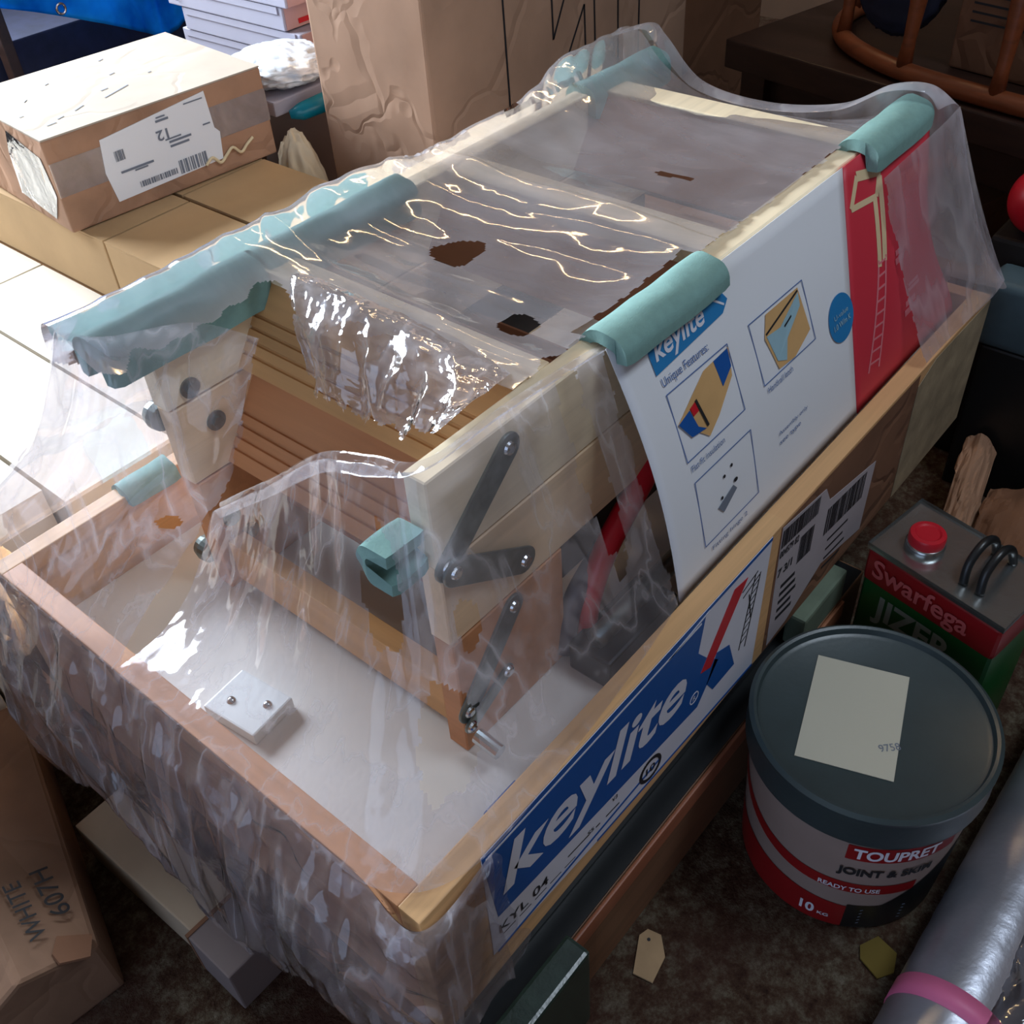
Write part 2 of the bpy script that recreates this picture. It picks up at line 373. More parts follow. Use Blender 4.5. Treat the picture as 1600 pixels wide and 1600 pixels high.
for a, b in (((-.4, 2.5, .5), (-.35, 2.56, 1.8)), ((1.05, 2.5, .5), (1.1, 2.56, 1.8)), ((-.35, 2.5, .5), (1.05, 2.56, .55)), ((-.35, 2.5, 1.75), (1.05, 2.56, 1.8)), ((.33, 2.51, .55), (.37, 2.55, 1.75))): box(bm, a, b)
struct('window_1', bm, M['white_metal'])
# strip lamp on the ceiling: warm tube
lamp = thing('strip_lamp', 'warm glowing tube lamp fixed under the ceiling', 'lamp', (1.9, 1.7, 2.1))
obj('lamp_housing', bxm((1.86, 1.0, 2.06), (1.94, 2.3, 2.1), .004), M['white_metal'], lamp)
bm = bmesh.new(); tube(bm, [(1.9, 1.05, 2.035), (1.9, 2.25, 2.035)], .013, 16)
te = NT('tube_glow'); em = te.n('ShaderNodeEmission', Strength=52.0); em.inputs[0].default_value = (1.0, .66, .34, 1); te.l(em.outputs[0], te.out.inputs[0])
obj('lamp_tube', bm, te.m, lamp, True)

# ---------------------------------------------------------------- loft ladder in its tray
LW, LL, LD, RT = .57, 1.0, .186, .021
lad = thing('loft_ladder', 'folded pine loft ladder in its shallow wooden hatch tray, wrapped in torn clear film', 'ladder', (.5, .285, -LD))
side = obj('side_board', bxm((0, 0, -LD), (LL, RT, 0), .0012), M['pine_x'], lad)
obj('side_board', bxm((0, LW - RT, -LD), (LL, LW, 0), .0012), M['pine_x'], lad)
obj('end_board', bxm((0, RT, -LD), (RT, LW - RT, 0), .0012), M['pine_y'], lad)
obj('end_board', bxm((LL - RT, RT, -LD), (LL, LW - RT, 0), .0012), M['pine_y'], lad)
obj('hatch_panel', bxm((RT, RT, -.10), (LL - RT, LW - RT, -.084), .001), M['panel'], lad)
# latch box on the panel
bm = bmesh.new()
Rm = Matrix.Translation((.072, .298, 0)) @ Matrix.Rotation(math.radians(6), 4, 'Z')
box(bm, (-.024, -.032, -.084), (.026, .032, -.070), Rm); bevel_all(bm, .002)
lb = obj('latch_box', bm, M['white_metal'], lad)
for px, py in ((-.006, .014), (.008, -.018)):
    bm = bmesh.new(); c = Rm @ V(px, py, -.070); lathe(bm, [(0, .003), (.003, .0025), (.0045, 0)], c, 16); obj('screw', bm, M['chrome'], lb, True)
YR0, YR1, YL0, YL1 = .110, .132, .436, .458
def stile(x0, x1, y0, y1, z0, z1, mat, round_front=False, name='stile'):
    h = z1 - z0; prof = []
    if round_front:
        r = .022
        prof = [(x1, z0), (x1, z1)] + [(x0 + r - r * math.sin(a), z1 - r + r * math.cos(a)) for a in [k * math.pi / 12 for k in range(7)]] + [(x0 + r - r * math.cos(a), z0 + r - r * math.sin(a)) for a in [k * math.pi / 12 for k in range(7)]]
    else: prof = [(x0, z0), (x1, z0), (x1, z1), (x0, z1)]
    bm = bmesh.new(); prism(bm, [(x, y0, z) for x, z in prof], (0, y1 - y0, 0)); bevel_all(bm, .0012, 1)
    return obj(name, bm, mat, lad)
for (y0, y1) in ((YR0, YR1), (YL0, YL1)):
    stile(.158, .925, y0, y1, .143, .226, M['pine_pale'])
    stile(.160, .93, y0, y1, .058, .141, M['pine_palez'])
    stile(.162, .30, y0, y1, -.083, .056, M['tread2'])
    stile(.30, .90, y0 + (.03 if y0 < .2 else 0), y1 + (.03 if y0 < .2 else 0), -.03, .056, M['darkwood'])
def tread(xt, zt, dx, h, mat, grooves=True, th=.018):
    """tilted board from its top edge (xt,zt) leaning by dx over height h"""
    y0, y1 = YR1, YL0; bm = bmesh.new()
    d = V(-dx, 0, -h).normalized(); L = math.hypot(dx, h); n = V(d.z, 0, -d.x)  # n faces -x side
    if n.x > 0: n = -n
    o = V(xt, 0, zt)
    prof = [(0, 0)]
    if grooves:
        k = 4
        for i in range(k):
            s = L * (.45 + .5 * i / k)
            prof += [(s, 0), (s + .0008, -.0025), (s + .0028, -.0025), (s + .0036, 0)]
    prof += [(L, 0), (L, -th), (0, -th)]
    prism(bm, [tuple(o + d * s + n * q + V(0, y0, 0)) for s, q in prof], (0, y1 - y0, 0))
    obj('tread', bm, mat, lad)
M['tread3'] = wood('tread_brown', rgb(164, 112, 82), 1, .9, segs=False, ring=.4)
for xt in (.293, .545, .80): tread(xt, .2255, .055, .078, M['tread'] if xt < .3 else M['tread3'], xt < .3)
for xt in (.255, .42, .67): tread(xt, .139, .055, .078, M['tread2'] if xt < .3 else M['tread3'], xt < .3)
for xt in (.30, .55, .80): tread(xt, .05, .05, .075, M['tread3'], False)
# wide pale top bands of the treads
for x0, x1 in ((.286, .320), (.532, .575), (.797, .835)): obj('tread_edge', bxm((x0, YR1, .205), (x1, YL0, .2258), .002), M['pine_pale'], lad)
obj('back_board', bxm((.17, .14, -.07), (.19, .43, -.02), .001), M['tread'], lad)
# bolts and washers on the inner face of the left stile and its front
for (x, z) in ((.185, .155), (.18, .21), (.2, .11), (.185, .0), (.2, -.03)):
    bm = bmesh.new()
    for r0, l0 in ((.010, .002), (.0055, .006)): tube(bm, [(x, YL0, z), (x, YL0 - l0, z)], r0, 18)
    obj('bolt', bm, M['zinc'], lad)
for (x, y, z) in ((.163, YL1 + .0, .125), (.165, YL1 + .0, -.045)):
    bm = bmesh.new(); tube(bm, [(x, y, z), (x, y + .008, z), (x, y + .016, z), (x, y + .019, z)], [.013, .014, .012, .006], 20)
    obj('bolt_head', bm, M['zinc'], lad)
# hinge arms on the right stile (flat plates with rounded ends and rivets)
def plate(p, q, w, y=YR0, th=.003, mat='zinc', name='hinge_arm', riv=True):
    p, q = V(p[0], 0, p[1]), V(q[0], 0, q[1]); d = (q - p).normalized(); n = V(-d.z, 0, d.x); r = w / 2
    pts = [p + n * r * math.cos(a) - d * r * math.sin(a) for a in [k * math.pi / 8 for k in range(9)]] + [q - n * r * math.cos(a) + d * r * math.sin(a) for a in [k * math.pi / 8 for k in range(9)]]
    bm = bmesh.new(); prism(bm, [(a.x, y, a.z) for a in pts], (0, -th, 0)); bevel_all(bm, .0006, 1)
    o = obj(name, bm, M[mat], lad)
    if riv:
        for c in (p, q):
            bm = bmesh.new(); tube(bm, [(c.x, y - th, c.z), (c.x, y - th - .002, c.z), (c.x, y - th - .003, c.z)], [.006, .005, .003], 16); obj('rivet', bm, M['chrome'], o)
    return o
plate((.166, .142), (.240, .205), .025)
plate((.170, .136), (.246, .088), .025, y=YR0 - .0035)
plate((.168, -.03), (.232, .044), .024)
plate((.165, -.045), (.215, -.02), .014, y=YR0 - .0035)
bm = bmesh.new(); tube(bm, [(.166, .100, -.055), (.166, .075, -.058)], .007, 14); obj('hinge_pin', bm, M['chrome'], lad)
# red hand grip arcs and grey guard beside it
def arc(pts, r, name, mat):
    P = [Vector(p) for p in pts]; bm = bmesh.new(); tube(bm, [catmull(P, k / 24) for k in range(25)], r, 12); return obj(name, bm, mat, lad, True)
arc([(.47, .115, .075), (.41, .108, .048), (.355, .104, .015), (.325, .102, -.03), (.32, .102, -.075)], .0115, 'hand_grip', M['red_plastic'])
arc([(.44, .118, .045), (.37, .112, .012), (.315, .110, -.02), (.298, .110, -.075)], .010, 'grip_guard', M['grey_plastic'])
# latch hardware on the panel near the side board
obj('spring_case', bxm((.29, .052, -.084), (.40, .098, -.048), .003), M['blacksteel'], lad)
bm = bmesh.new(); tube(bm, [(.30, .075, -.038), (.45, .075, -.038)], .010, 16); obj('spring_rod', bm, M['zinc'], lad, True)
obj('corner_bracket', bxm((.115, .022, -.084), (.155, .05, -.06), .002), M['blue_ink'], lad)
obj('corner_bracket', bxm((.165, .022, -.084), (.19, .045, -.065), .002), M['blacksteel'], lad)

# ---- product sticker on the long side board
FS = Frame((0, 0, 0), (1, 0, 0), (0, 0, 1))
bm = bmesh.new()
poly(bm, FS, [(.062, -.001), (.474, -.001), (.470, -.184), (.2, -.165), (.061, -.150)], .0006, .0005)
stk = obj('product_sticker', bm, M['white_ink'], lad)
bm = bmesh.new()
poly(bm, FS, [(.062, -.001), (.360, -.001), (.352, -.052), (.372, -.078), (.392, -.098), (.360, -.1385), (.2, -.118), (.071, -.101)], .0009)
poly(bm, FS, [(.36, -.001), (.474, -.001), (.474, -.0055), (.36, -.0055)], .0009)
poly(bm, FS, [(.388, -.085), (.412, -.096), (.428, -.140), (.388, -.140), (.374, -.118)], .0009)
rect(bm, FS, .066, -.1535, .3, -.1500, .0009)
poly(bm, FS, [(.2, -.1655), (.47, -.1838), (.47, -.180), (.2, -.1625)], .0009)
obj('blue_print', bm, M['blue_ink'], stk)
bm = bmesh.new()
KF = Frame((0, 0, 0), (1, 0, -.105), (.0, 0, 1))
text(bm, KF, 'keylite', .079, -.088, .258, .078, .0013, .022, .26)
for (a, b) in (((.066, -.008), (.352, -.012)), ((.30, -.012), (.365, -.006)),): stroke(bm, FS, a, b, .0022, .0013)
outline(bm, FS, [(.352 + .007 * math.cos(k * math.pi / 6), -.116 + .007 * math.sin(k * math.pi / 6)) for k in range(12)], .0012, .0013)
text(bm, FS, 'R', .3495, -.119, .005, .006, .0013, .01)
obj('logo_lettering', bm, M['white_ink'], stk)
bm = bmesh.new(); poly(bm, FS, [(.408, -.016), (.432, -.020), (.378, -.096), (.360, -.088)], .0012); obj('red_slash', bm, M['red_ink'], stk)
bm = bmesh.new()
KG = Frame((0, 0, 0), (1, 0, -.14), (0, 0, 1))
text(bm, KG, 'KYL 04', .071, -.118, .062, .0125, .0010, .01)
for k in range(5): rect(bm, KG, .075 + .02 * k, -.1235, .09 + .02 * k, -.1228, .001)
for (x, w) in ((.16, .03), (.2, .006), (.215, .02)): rect(bm, KG, x, -.112, x + w, -.1105, .001)
text(bm, KG, 'S5', .188, -.1115, .009, .006, .001, .01); text(bm, KG, 'V3', .224, -.099, .008, .006, .001, .01)
outline(bm, KG, [(.285 + .016 * math.cos(k * math.pi / 12), -.110 + .0145 * math.sin(k * math.pi / 12)) for k in range(24)], .0045, .001)
text(bm, KG, '10', .2775, -.1155, .015, .011, .001, .02)
# little ladder line drawing on the sticker
for (a, b) in (((.425, -.035), (.452, -.028)), ((.428, -.045), (.456, -.036)), ((.448, -.03), (.434, -.125)), ((.458, -.034), (.446, -.13)), ((.44, -.05), (.45, -.09))): stroke(bm, FS, a, b, .0016, .001)
for k in range(9): stroke(bm, FS, (.448 - .0017 * k, -.045 - .009 * k), (.4575 - .0015 * k, -.042 - .009 * k), .0012, .001)
obj('black_print', bm, M['black_ink'], stk)

# ---- shipping labels further along
def barcode(bm, F, x0, y0, x1, y1, off, seed=1, dens=.0018):
    r = random.Random(seed); x = x0
    while x < x1:
        w = r.choice([.5, .8, 1.3]) * dens; rect(bm, F, x, y0, min(x + w, x1), y1, off, .0001); x += w + r.choice([.5, .9]) * dens
bm = bmesh.new(); poly(bm, FS, [(.494, -.005), (.585, -.020), (.600, -.045), (.715, -.070), (.712, -.170), (.61, -.145), (.54, -.175), (.500, -.180)], .0008, .0006)
lab = obj('shipping_label', bm, plain('grey_label_paper', rgb(176, 168, 172), .5, var=.05, scale=20), lad)
bm = bmesh.new()
SF = Frame((0, 0, 0), (1, 0, -.13), (0, 0, 1))
barcode(bm, SF, .500, .030, .578, .054, .0012, 3); barcode(bm, SF, .605, -.018, .70, .020, .0012, 5, .0024)
barcode(bm, SF, .545, -.02, .575, .018, .0012, 8)
text(bm, SF, '004579 82', .500, .016, .04, .010, .0012, .02)
text(bm, SF, '7 3/1', .502, -.012, .03, .012, .0012, .03)
for k in range(5): rect(bm, SF, .515, -.035 - .012 * k, .545 + .004 * (k % 3), -.030 - .012 * k, .0012)
for k in range(4): rect(bm, SF, .62, -.035 - .014 * k, .67 - .008 * (k % 2), -.032 - .014 * k, .0012)
obj('barcode_print', bm, M['black_ink'], lab)
# brown parcel tape band and clear tape gloss over the side
bm = bmesh.new(); rect(bm, FS, .492, -.184, .80, -.004, .0004, .0003); obj('parcel_tape', bm, M['kraft_dark'], lad)
# frosted plaster splashes on the far part of the side
bm = bmesh.new(); poly(bm, FS, [(.80, -.184), (.80, -.02), (.84, -.004), (.999, -.006), (.999, -.184)], .0012, .0006); obj('side_wrap', bm, plain('dirty_wrap', rgb(150, 134, 108), .6, var=.3, scale=25, bump=.8), lad)

# ---------------------------------------------------------------- instruction leaflet
p0 = V(0, .106, .2275); p1 = V(0, .0245, -.006); dv = (p1 - p0).normalized()
FL = Frame(p0, (1, 0, 0), -dv)
def L(x, s, off=0.0):  # paper bows outwards a little
    b = .012 * math.sin(math.pi * max(0, min(1, s / .25))) * (1 if x < .8 else max(0, 1 - (x - .8) * 3))
    return FL(x, -s, off + b)
class LF:
    n = FL.n
    def __call__(s, a, b, off=0.0): return L(a, -b, off)
LFr = LF()
def sheet_grid(xs0, xs1, s0, s1, nx, ns, off, inside=None):
    bm = bmesh.new(); g = {}
    for i in range(nx + 1):
        for j in range(ns + 1):
            s = s0 + (s1 - s0) * j / ns; a, b = xs0(s), xs1(s); g[i, j] = bm.verts.new(L(a + (b - a) * i / nx, s, off))
    for i in range(nx):
        for j in range(ns): bm.faces.new((g[i, j], g[i + 1, j], g[i + 1, j + 1], g[i, j + 1]))
    return bm
redx = lambda s: .746 - .05 * (s / .25) - .022 * math.sin(math.pi * s / .25)
leaf = obj('instruction_leaflet', sheet_grid(lambda s: .356, redx, 0, .246, 30, 18, .0), M['paper'], None, True, loc=(.65, .06, .1))
tag(leaf, 'white and red printed instruction leaflet leaning against the ladder side', 'leaflet')
sm = leaf.modifiers.new('thick', 'SOLIDIFY'); sm.thickness = .0006
def redend(s):
    return .945 - .05 * math.sin(math.pi * min(1, s / .24)) ** 1.5
ro = obj('red_panel', sheet_grid(redx, redend, 0, .246, 20, 18, .0), M['red_paper'], leaf, True)
mo = ro.modifiers.new('thick', 'SOLIDIFY'); mo.thickness = .0006
O1 = .0012
def lstroke(bm, p, q, w, off):
    n = max(1, int(math.hypot(q[0] - p[0], q[1] - p[1]) / .012))
    for k in range(n):
        a = (p[0] + (q[0] - p[0]) * k / n, p[1] + (q[1] - p[1]) * k / n); b = (p[0] + (q[0] - p[0]) * (k + 1) / n, p[1] + (q[1] - p[1]) * (k + 1) / n)
        stroke(bm, LFr, a, b, w, off)
def leafpart(name, mat, fn):
    bm = bmesh.new(); fn(bm); obj(name, bm, mat, leaf)
def f(bm):
    poly(bm, LFr, [(.396, -.044), (.500, -.038), (.512, -.030), (.503, -.015), (.478, -.014), (.396, -.012)], O1)
leafpart('logo_band', M['lightblue_ink'], f)
leafpart('logo_lettering', M['white_ink'], lambda bm: (text(bm, LFr, 'keylite', .401, -.040, .074, .023, O1 + .0004, .02, .25), stroke(bm, LFr, (.478, -.012), (.505, -.032), .002, O1 + .0004)))
leafpart('logo_slash', M['red_ink'], lambda bm: poly(bm, LFr, [(.494, -.004), (.504, -.004), (.500, -.014), (.488, -.014)], O1 + .0003))
def f(bm):
    text(bm, LFr, 'Unique Features:', .399, -.0585, .068, .010, O1, .002)
    text(bm, LFr, 'Flat-fit insulation', .402, -.1385, .052, .006, O1)
    text(bm, LFr, 'Handrail latch', .532, -.1330, .045, .006, O1)
    text(bm, LFr, 'Fitting hinge 2', .412, -.2290, .06, .006, O1)
    text(bm, LFr, 'Assembly only', .538, -.183, .055, .0055, O1); text(bm, LFr, 'see type', .538, -.193, .04, .0055, O1)
    for (a, b, c, d) in ((.399, .063, .492, .127), (.528, .063, .624, .123), (.402, .149, .494, .217)): outline(bm, LFr, [(a, -b), (c, -b), (c, -d), (a, -d)], .0009, O1)
leafpart('blue_print', plain('blue_grey_ink', rgb(84, 110, 160), .6), f)
leafpart('round_badge', M['lightblue_ink'], lambda bm: disc(bm, LFr, .676, -.126, .0245, .0245, O1))
leafpart('badge_lettering', M['paleblue_ink'], lambda bm: (text(bm, LFr, 'U-value', .662, -.124, .028, .005, O1 + .0004), text(bm, LFr, '1.0 W/m K', .659, -.134, .034, .006, O1 + .0004, .01)))
leafpart('picture_timber', M['tan_ink'], lambda bm: poly(bm, LFr, [(.401, -.092), (.43, -.078), (.452, -.068), (.492, -.066), (.486, -.09), (.455, -.112), (.436, -.122)], O1))
leafpart('picture_timber', M['tan_ink'], lambda bm: poly(bm, LFr, [(.556, -.066), (.614, -.066), (.618, -.110), (.585, -.122), (.556, -.120), (.545, -.085)], O1))
leafpart('picture_blue', M['blue_ink'], lambda bm: poly(bm, LFr, [(.401, -.092), (.419, -.088), (.424, -.106), (.434, -.113), (.413, -.110)], O1 + .0004))
leafpart('picture_blue', M['blue_ink'], lambda bm: poly(bm, LFr, [(.467, -.067), (.490, -.066), (.488, -.082), (.470, -.092)], O1 + .0004))
leafpart('picture_red', M['red_ink'], lambda bm: poly(bm, LFr, [(.420, -.087), (.428, -.085), (.430, -.094), (.422, -.095)], O1 + .0006))
leafpart('picture_bracket', M['paleblue_ink'], lambda bm: poly(bm, LFr, [(.548, -.084), (.572, -.086), (.612, -.070), (.610, -.082), (.578, -.100), (.57, -.118), (.556, -.112)], O1 + .0004))
leafpart('picture_dark', M['black_ink'], lambda bm: (stroke(bm, LFr, (.548, -.082), (.612, -.068), .0018, O1 + .0006), stroke(bm, LFr, (.578, -.088), (.592, -.084), .0016, O1 + .0008),
    stroke(bm, LFr, (.430, -.084), (.437, -.112), .003, O1 + .0006), disc(bm, LFr, .444, -.168, .0016, .0016, O1), disc(bm, LFr, .457, -.164, .0016, .0016, O1), disc(bm, LFr, .436, -.186, .0016, .0016, O1), disc(bm, LFr, .46, -.181, .003, .002, O1)))
leafpart('picture_grey', M['grey_ink'], lambda bm: poly(bm, LFr, [(.428, -.192), (.455, -.184), (.460, -.190), (.436, -.201)], O1))
# ladder drawing on the red part
def f(bm):
    for a, b, w in (((.738, -.040), (.764, -.016), .006), ((.764, -.016), (.808, -.026), .010), ((.808, -.026), (.790, -.046), .006), ((.790, -.046), (.738, -.040), .006), ((.806, -.030), (.778, -.110), .009), ((.786, -.046), (.766, -.112), .008)): lstroke(bm, a, b, w, O1)
leafpart('ladder_picture', M['cream_ink'], f)
def f(bm):
    lstroke(bm, (.766, -.105), (.722, -.212), .003, O1); lstroke(bm, (.782, -.105), (.746, -.216), .003, O1)
    for k in range(9):
        t = (k + .3) / 9; stroke(bm, LFr, (.766 - .044 * t, -.105 - .107 * t), (.782 - .036 * t, -.105 - .111 * t), .0022, O1)
    for (x, y, w, h) in ((.80, -.125, .02, .016), (.822, -.166, .03, .010), (.812, -.190, .030, .018)): rect(bm, LFr, x, y, x + w, y + h * .4, O1); rect(bm, LFr, x + .003, y + h * .55, x + w - .002, y + h * .9, O1)
leafpart('ladder_print', M['pink_ink'], f)

# ---------------------------------------------------------------- foam edge protectors (U profile)
def foam(loc, axis, L_, w=.052, leg=.05, th=.014, roll=0, label='', squash=None):
    """U section opening down, extruded along local x"""
    r = w / 2; ri = r - th; out = []
    top = 0.0
    for k in range(13):
        a = math.pi * k / 12; sx = math.cos(a); out.append((r * sx, -r * .7 + r * .7 * math.sin(a)))
    outer = [(r, -leg)] + out + [(-r, -leg)]
    inner = [(-ri, -leg)] + [(-ri * math.cos(math.pi * k / 8), -r * .7 + (r * .7 - th) * math.sin(math.pi * k / 8)) for k in range(9)] + [(ri, -leg)]
    ring = outer + inner
    n = max(6, int(L_ / .008)); bm = bmesh.new(); rings = []
    for i in range(n + 1):
        x = -L_ / 2 + L_ * i / n; e = min(i, n - i); q = 1 - (.05 if e == 0 else 0)
        rings.append([bm.verts.new((x + .003 * nz(y * 60, z * 60, 3), y * q + .0015 * nz(x * 40, y * 40, 1), z * q + .002 * nz(x * 25, y * 50, 2))) for y, z in ring])
    m = len(ring)
    for a, b in zip(rings, rings[1:]):
        for k in range(m): bm.faces.new((a[k], a[(k + 1) % m], b[(k + 1) % m], b[k]))
    # ends: strip between outer and inner
    no = len(outer)
    for R_, flip in ((rings[0], False), (rings[-1], True)):
        f_ = bm.faces.new(R_ if flip else R_[::-1])
        bmesh.ops.triangulate(bm, faces=[f_])
    ax = Vector(axis).normalized(); up = V(0, 0, 1); sd = up.cross(ax).normalized(); up = ax.cross(sd)
    Mx = Matrix((ax, sd, up)).transposed().to_4x4() @ Matrix.Rotation(roll, 4, 'X')
    bmesh.ops.transform(bm, matrix=Mx, verts=list(bm.verts))
    bmesh.ops.translate(bm, verts=list(bm.verts), vec=Vector(loc))
    o = obj('foam_protector', bm, M['foam'], None, True, loc=loc); auto(o, 50)
    return tag(o, label, 'foam protector', 'green foam edge protectors')
foam((.432, .1105, .2400), (1, -.0, 0), .150, .047, .025, .011, -.04, 'green foam edge protector clipped over the middle of the leaflet side, above its logo')
foam((.855, .1105, .2400), (1, .02, .0), .140, .048, .030, .012, 0, 'green foam edge protector at the far end above the red half of the leaflet')
foam((.385, .447, .2375), (1, 0, 0), .19, .046, .036, .011, 0, 'green foam edge protector under film at the middle of the left ladder side')
foam((.200, .447, .2375), (1, 0, 0), .17, .048, .042, .012, 0, 'darker green foam edge protector under film at the near left end of the ladder')
foam((.85, .445, .2355), (1, -.03, 0), .15, .046, .038, .012, 0, 'green foam edge protector under bunched film at the far left end of the ladder')
foam((.168, .559, .0085), (1, 0, 0), .06, .036, .020, .009, 0, 'pale foam edge protector clipped over the left rim of the tray')
foam((.137, .148, .165), (1, 0, 0), .036, .040, .034, .011, -math.pi / 2, 'short green foam protector poking end-on through the film at the near end')

# ---------------------------------------------------------------- plastic wrap
wrap = thing('plastic_wrap', 'torn crinkled clear plastic wrap draped over the loft ladder and its tray', 'plastic wrap', (.5, .3, .0))
def fobj(name, bm, mat):
    o = obj(name, bm, mat, wrap, True); return o
def bump_foam(x, y):
    b = 0
    for fx, hl in ((.195, .13), (.39, .11), (.85, .09)):
        t = max(0, 1 - (max(0, abs(x - fx) - hl * .8)) / .04); b = max(b, t * t * (3 - 2 * t))
    return b
rows = []
path = [(.116, .2290), (.17, .229), (.23, .229), (.30, .228), (.37, .229), (.415, .236), (.447, .2450), (.476, .2430), (.488, .19), (.503, .12), (.54, .04), (.578, .006), (.583, -.04)]
for x in (.10, .15, .20, .25, .30, .36, .43, .50, .55, .62, .70, .78, .84, .88, .905):
    r = []
    for i, (y, z) in enumerate(path):
        far = max(0, (x - .82) / .085)
        zz = z
        if .14 < y < .43: zz -= .012 * math.sin(math.pi * min(1, abs(((x - .30) % .253) / .253))) + far * .028 * math.sin(math.pi * (y - .13) / .32)
        if y >= .42 and y < .49: zz = z - (1 - bump_foam(x, y)) * .012
        fb = .007 if (y > .41 and x > .76) else 0
        r.append((x, y + fb, zz + (fb if y < .48 else 0)))
    rows.append(r)
def dT(u, v, p):
    w = .0022 * ridge(p.x * 9 + p.y * 5, p.y * 4) + .0016 * nz(p.x * 40, p.y * 25) + .003 * nz(p.x * 8, p.y * 8, 5)
    w += .004 * ridge(p.x * 22, p.y * 3, 9) * (1 if .30 < p.x < .55 else .35)
    return V(0, .6 * w if p.y > .47 else 0, w * .8 + .001)
def kT(u, v, p):
    if p.y < (.126 if p.x < .80 else .131) + .006 * nz(p.x * 60, 1) + (.014 if .355 < p.x < .515 else 0): return False
    if p.x < .268 + .012 * nz(p.y * 50, 2) and p.y < .405 + .015 * nz(p.x * 40, 6): return False
    if p.x < .262 and p.y > .488: return False
    # small tears
    for cx, cy, rx, ry in ((.415, .315, .028, .024), (.345, .185, .018, .017), (.655, .24, .006, .022)):
        if ((p.x - cx) / rx) ** 2 + ((p.y - cy) / ry) ** 2 < 1 + .7 * nz(p.x * 45, p.y * 45): return False
    return True
# rows run along x; u along y
fobj('film_sheet', sheet(rows, 300, 300, dT, kT), M['film_top'])

# crumpled flap hanging off the near tread edge
rows = [[(.300, .40, .231), (.300, .33, .231), (.300, .27, .231), (.298, .20, .230), (.285, .14, .231)],
        [(.282, .39, .233), (.280, .33, .234), (.278, .27, .234), (.272, .20, .234), (.262, .135, .234)],
        [(.262, .365, .215), (.255, .32, .216), (.252, .26, .216), (.248, .19, .222), (.24, .133, .235)],
        [(.252, .345, .190), (.243, .31, .180), (.240, .255, .180), (.232, .19, .200), (.215, .13, .238)],
        [(.246, .335, .165), (.236, .305, .150), (.232, .25, .155), (.22, .185, .185), (.19, .128, .236)]]
def dF(u, v, p):
    a = v * .9 + .15
    w = .008 * ridge(u * 8, v * 2, 2) * a + .0035 * nz(u * 17, v * 7, 3) * a + .0008 * ridge(u * 30, v * 20, 4)
    return V(-w, 0, w * .8)
fobj('film_flap', sheet(rows, 110, 80, dF, lambda u, v, p: v < .86 + .16 * nz(u * 14, 0, 7) + .05 * nz(u * 50, 1) and u > .02 + .05 * nz(v * 20, 5)), M['film_flap'])

# front drape, right half: from the bright folded top edge down to the rim
T1 = [(.36, .103, .225), (.30, .105, .230), (.235, .107, .233), (.158, .108, .235), (.148, .150, .231), (.148, .21, .205), (.147, .29, .14), (.147, .385, .065)]
B1 = [(.355, .022, .004), (.28, .010, .005), (.17, .000, .006), (.05, -.003, .006), (-.002, .04, .006), (-.003, .14, .006), (-.003, .25, .006), (-.003, .355, .006)]
def lerp_rows(T_, B_, k, sag=0):
    R_ = []
    for i in range(k + 1):
        t = i / k; R_.append([tuple(Vector(a) * (1 - t) + Vector(b) * t - V(0, 0, sag * math.sin(math.pi * t)) + V(.01, 0, 0) * math.sin(math.pi * t)) for a, b in zip(T_, B_)])
    return R_
rr = lerp_rows(T1, B1, 6, .03)
for i, (du) in enumerate((0, .0, 0, 0, 0, 0, 0)): pass
rr.insert(0, [(a[0] + .006, a[1] + .004, a[2] - .016 if j > 3 else a[2] + .0) for j, a in enumerate(T1)])
rr.insert(0, [(a[0] + .012, a[1] + .012, a[2] - .006 if j > 3 else a[2] + .0) for j, a in enumerate(T1)])
def dD(seed, amp=1):
    def f_(u, v, p):
        e = math.sin(math.pi * min(1, v * 1.05)) ** .6
        w = (.008 * ridge(u * 6, v * .8, seed) + .004 * ridge(u * 15, v * 1.5, seed + 2) + .0018 * nz(u * 30, v * 12, seed + 4)) * e * amp
        return V(-w * .8, -w * .35, w * .3)
    return f_
def k1(u, v, p):
    # tear by the foam at the near stile and the bigger tear over the lower hinge
    for cu, cv, ru, rv in ((.565, .44, .045, .10), (.46, .70, .055, .12), (.40, .50, .02, .05), (.13, .42, .03, .3)):
        if ((u - cu) / ru) ** 2 + ((v - cv) / rv) ** 2 < 1 + .6 * nz(u * 40, v * 30, 2): return False
    return v > .0 and u > .03 + .02 * nz(v * 12, 3)
fobj('film_sheet', sheet(rr, 150, 150, dD(1), k1), M['film_front'])

# front drape, left half
rowsL = [
    [(.205, .335, .232), (.185, .395, .236), (.128, .423, .243), (.110, .447, .2455), (.112, .476, .241), (.19, .480, .241), (.28, .480, .241)],
    [(.168, .322, .185), (.150, .380, .192), (.112, .414, .202), (.100, .445, .205), (.098, .490, .198), (.18, .496, .192), (.28, .492, .190)],
    [(.152, .345, .120), (.135, .385, .132), (.085, .425, .138), (.068, .465, .138), (.072, .520, .132), (.17, .524, .124), (.28, .518, .122)],
    [(.143, .385, .062), (.100, .415, .080), (.055, .450, .090), (.025, .490, .090), (.035, .560, .080), (.16, .562, .070), (.28, .555, .060)],
    [(.060, .370, .030), (.045, .420, .035), (.022, .470, .035), (.008, .520, .035), (.012, .580, .030), (.15, .578, .030), (.28, .575, .030)],
    [(-.003, .352, .006), (-.003, .420, .006), (-.004, .480, .006), (-.004, .540, .006), (-.004, .580, .004), (.14, .582, .004), (.28, .582, .004)]]
fobj('film_sheet', sheet(rowsL, 130, 130, dD(11, .9), lambda u, v, p: ((u - .10) / .03) ** 2 + ((v - .62) / .02) ** 2 > 1 + .4 * nz(u * 50, v * 50) and u > .012 + .02 * nz(v * 14, 8)), M['film_front'])

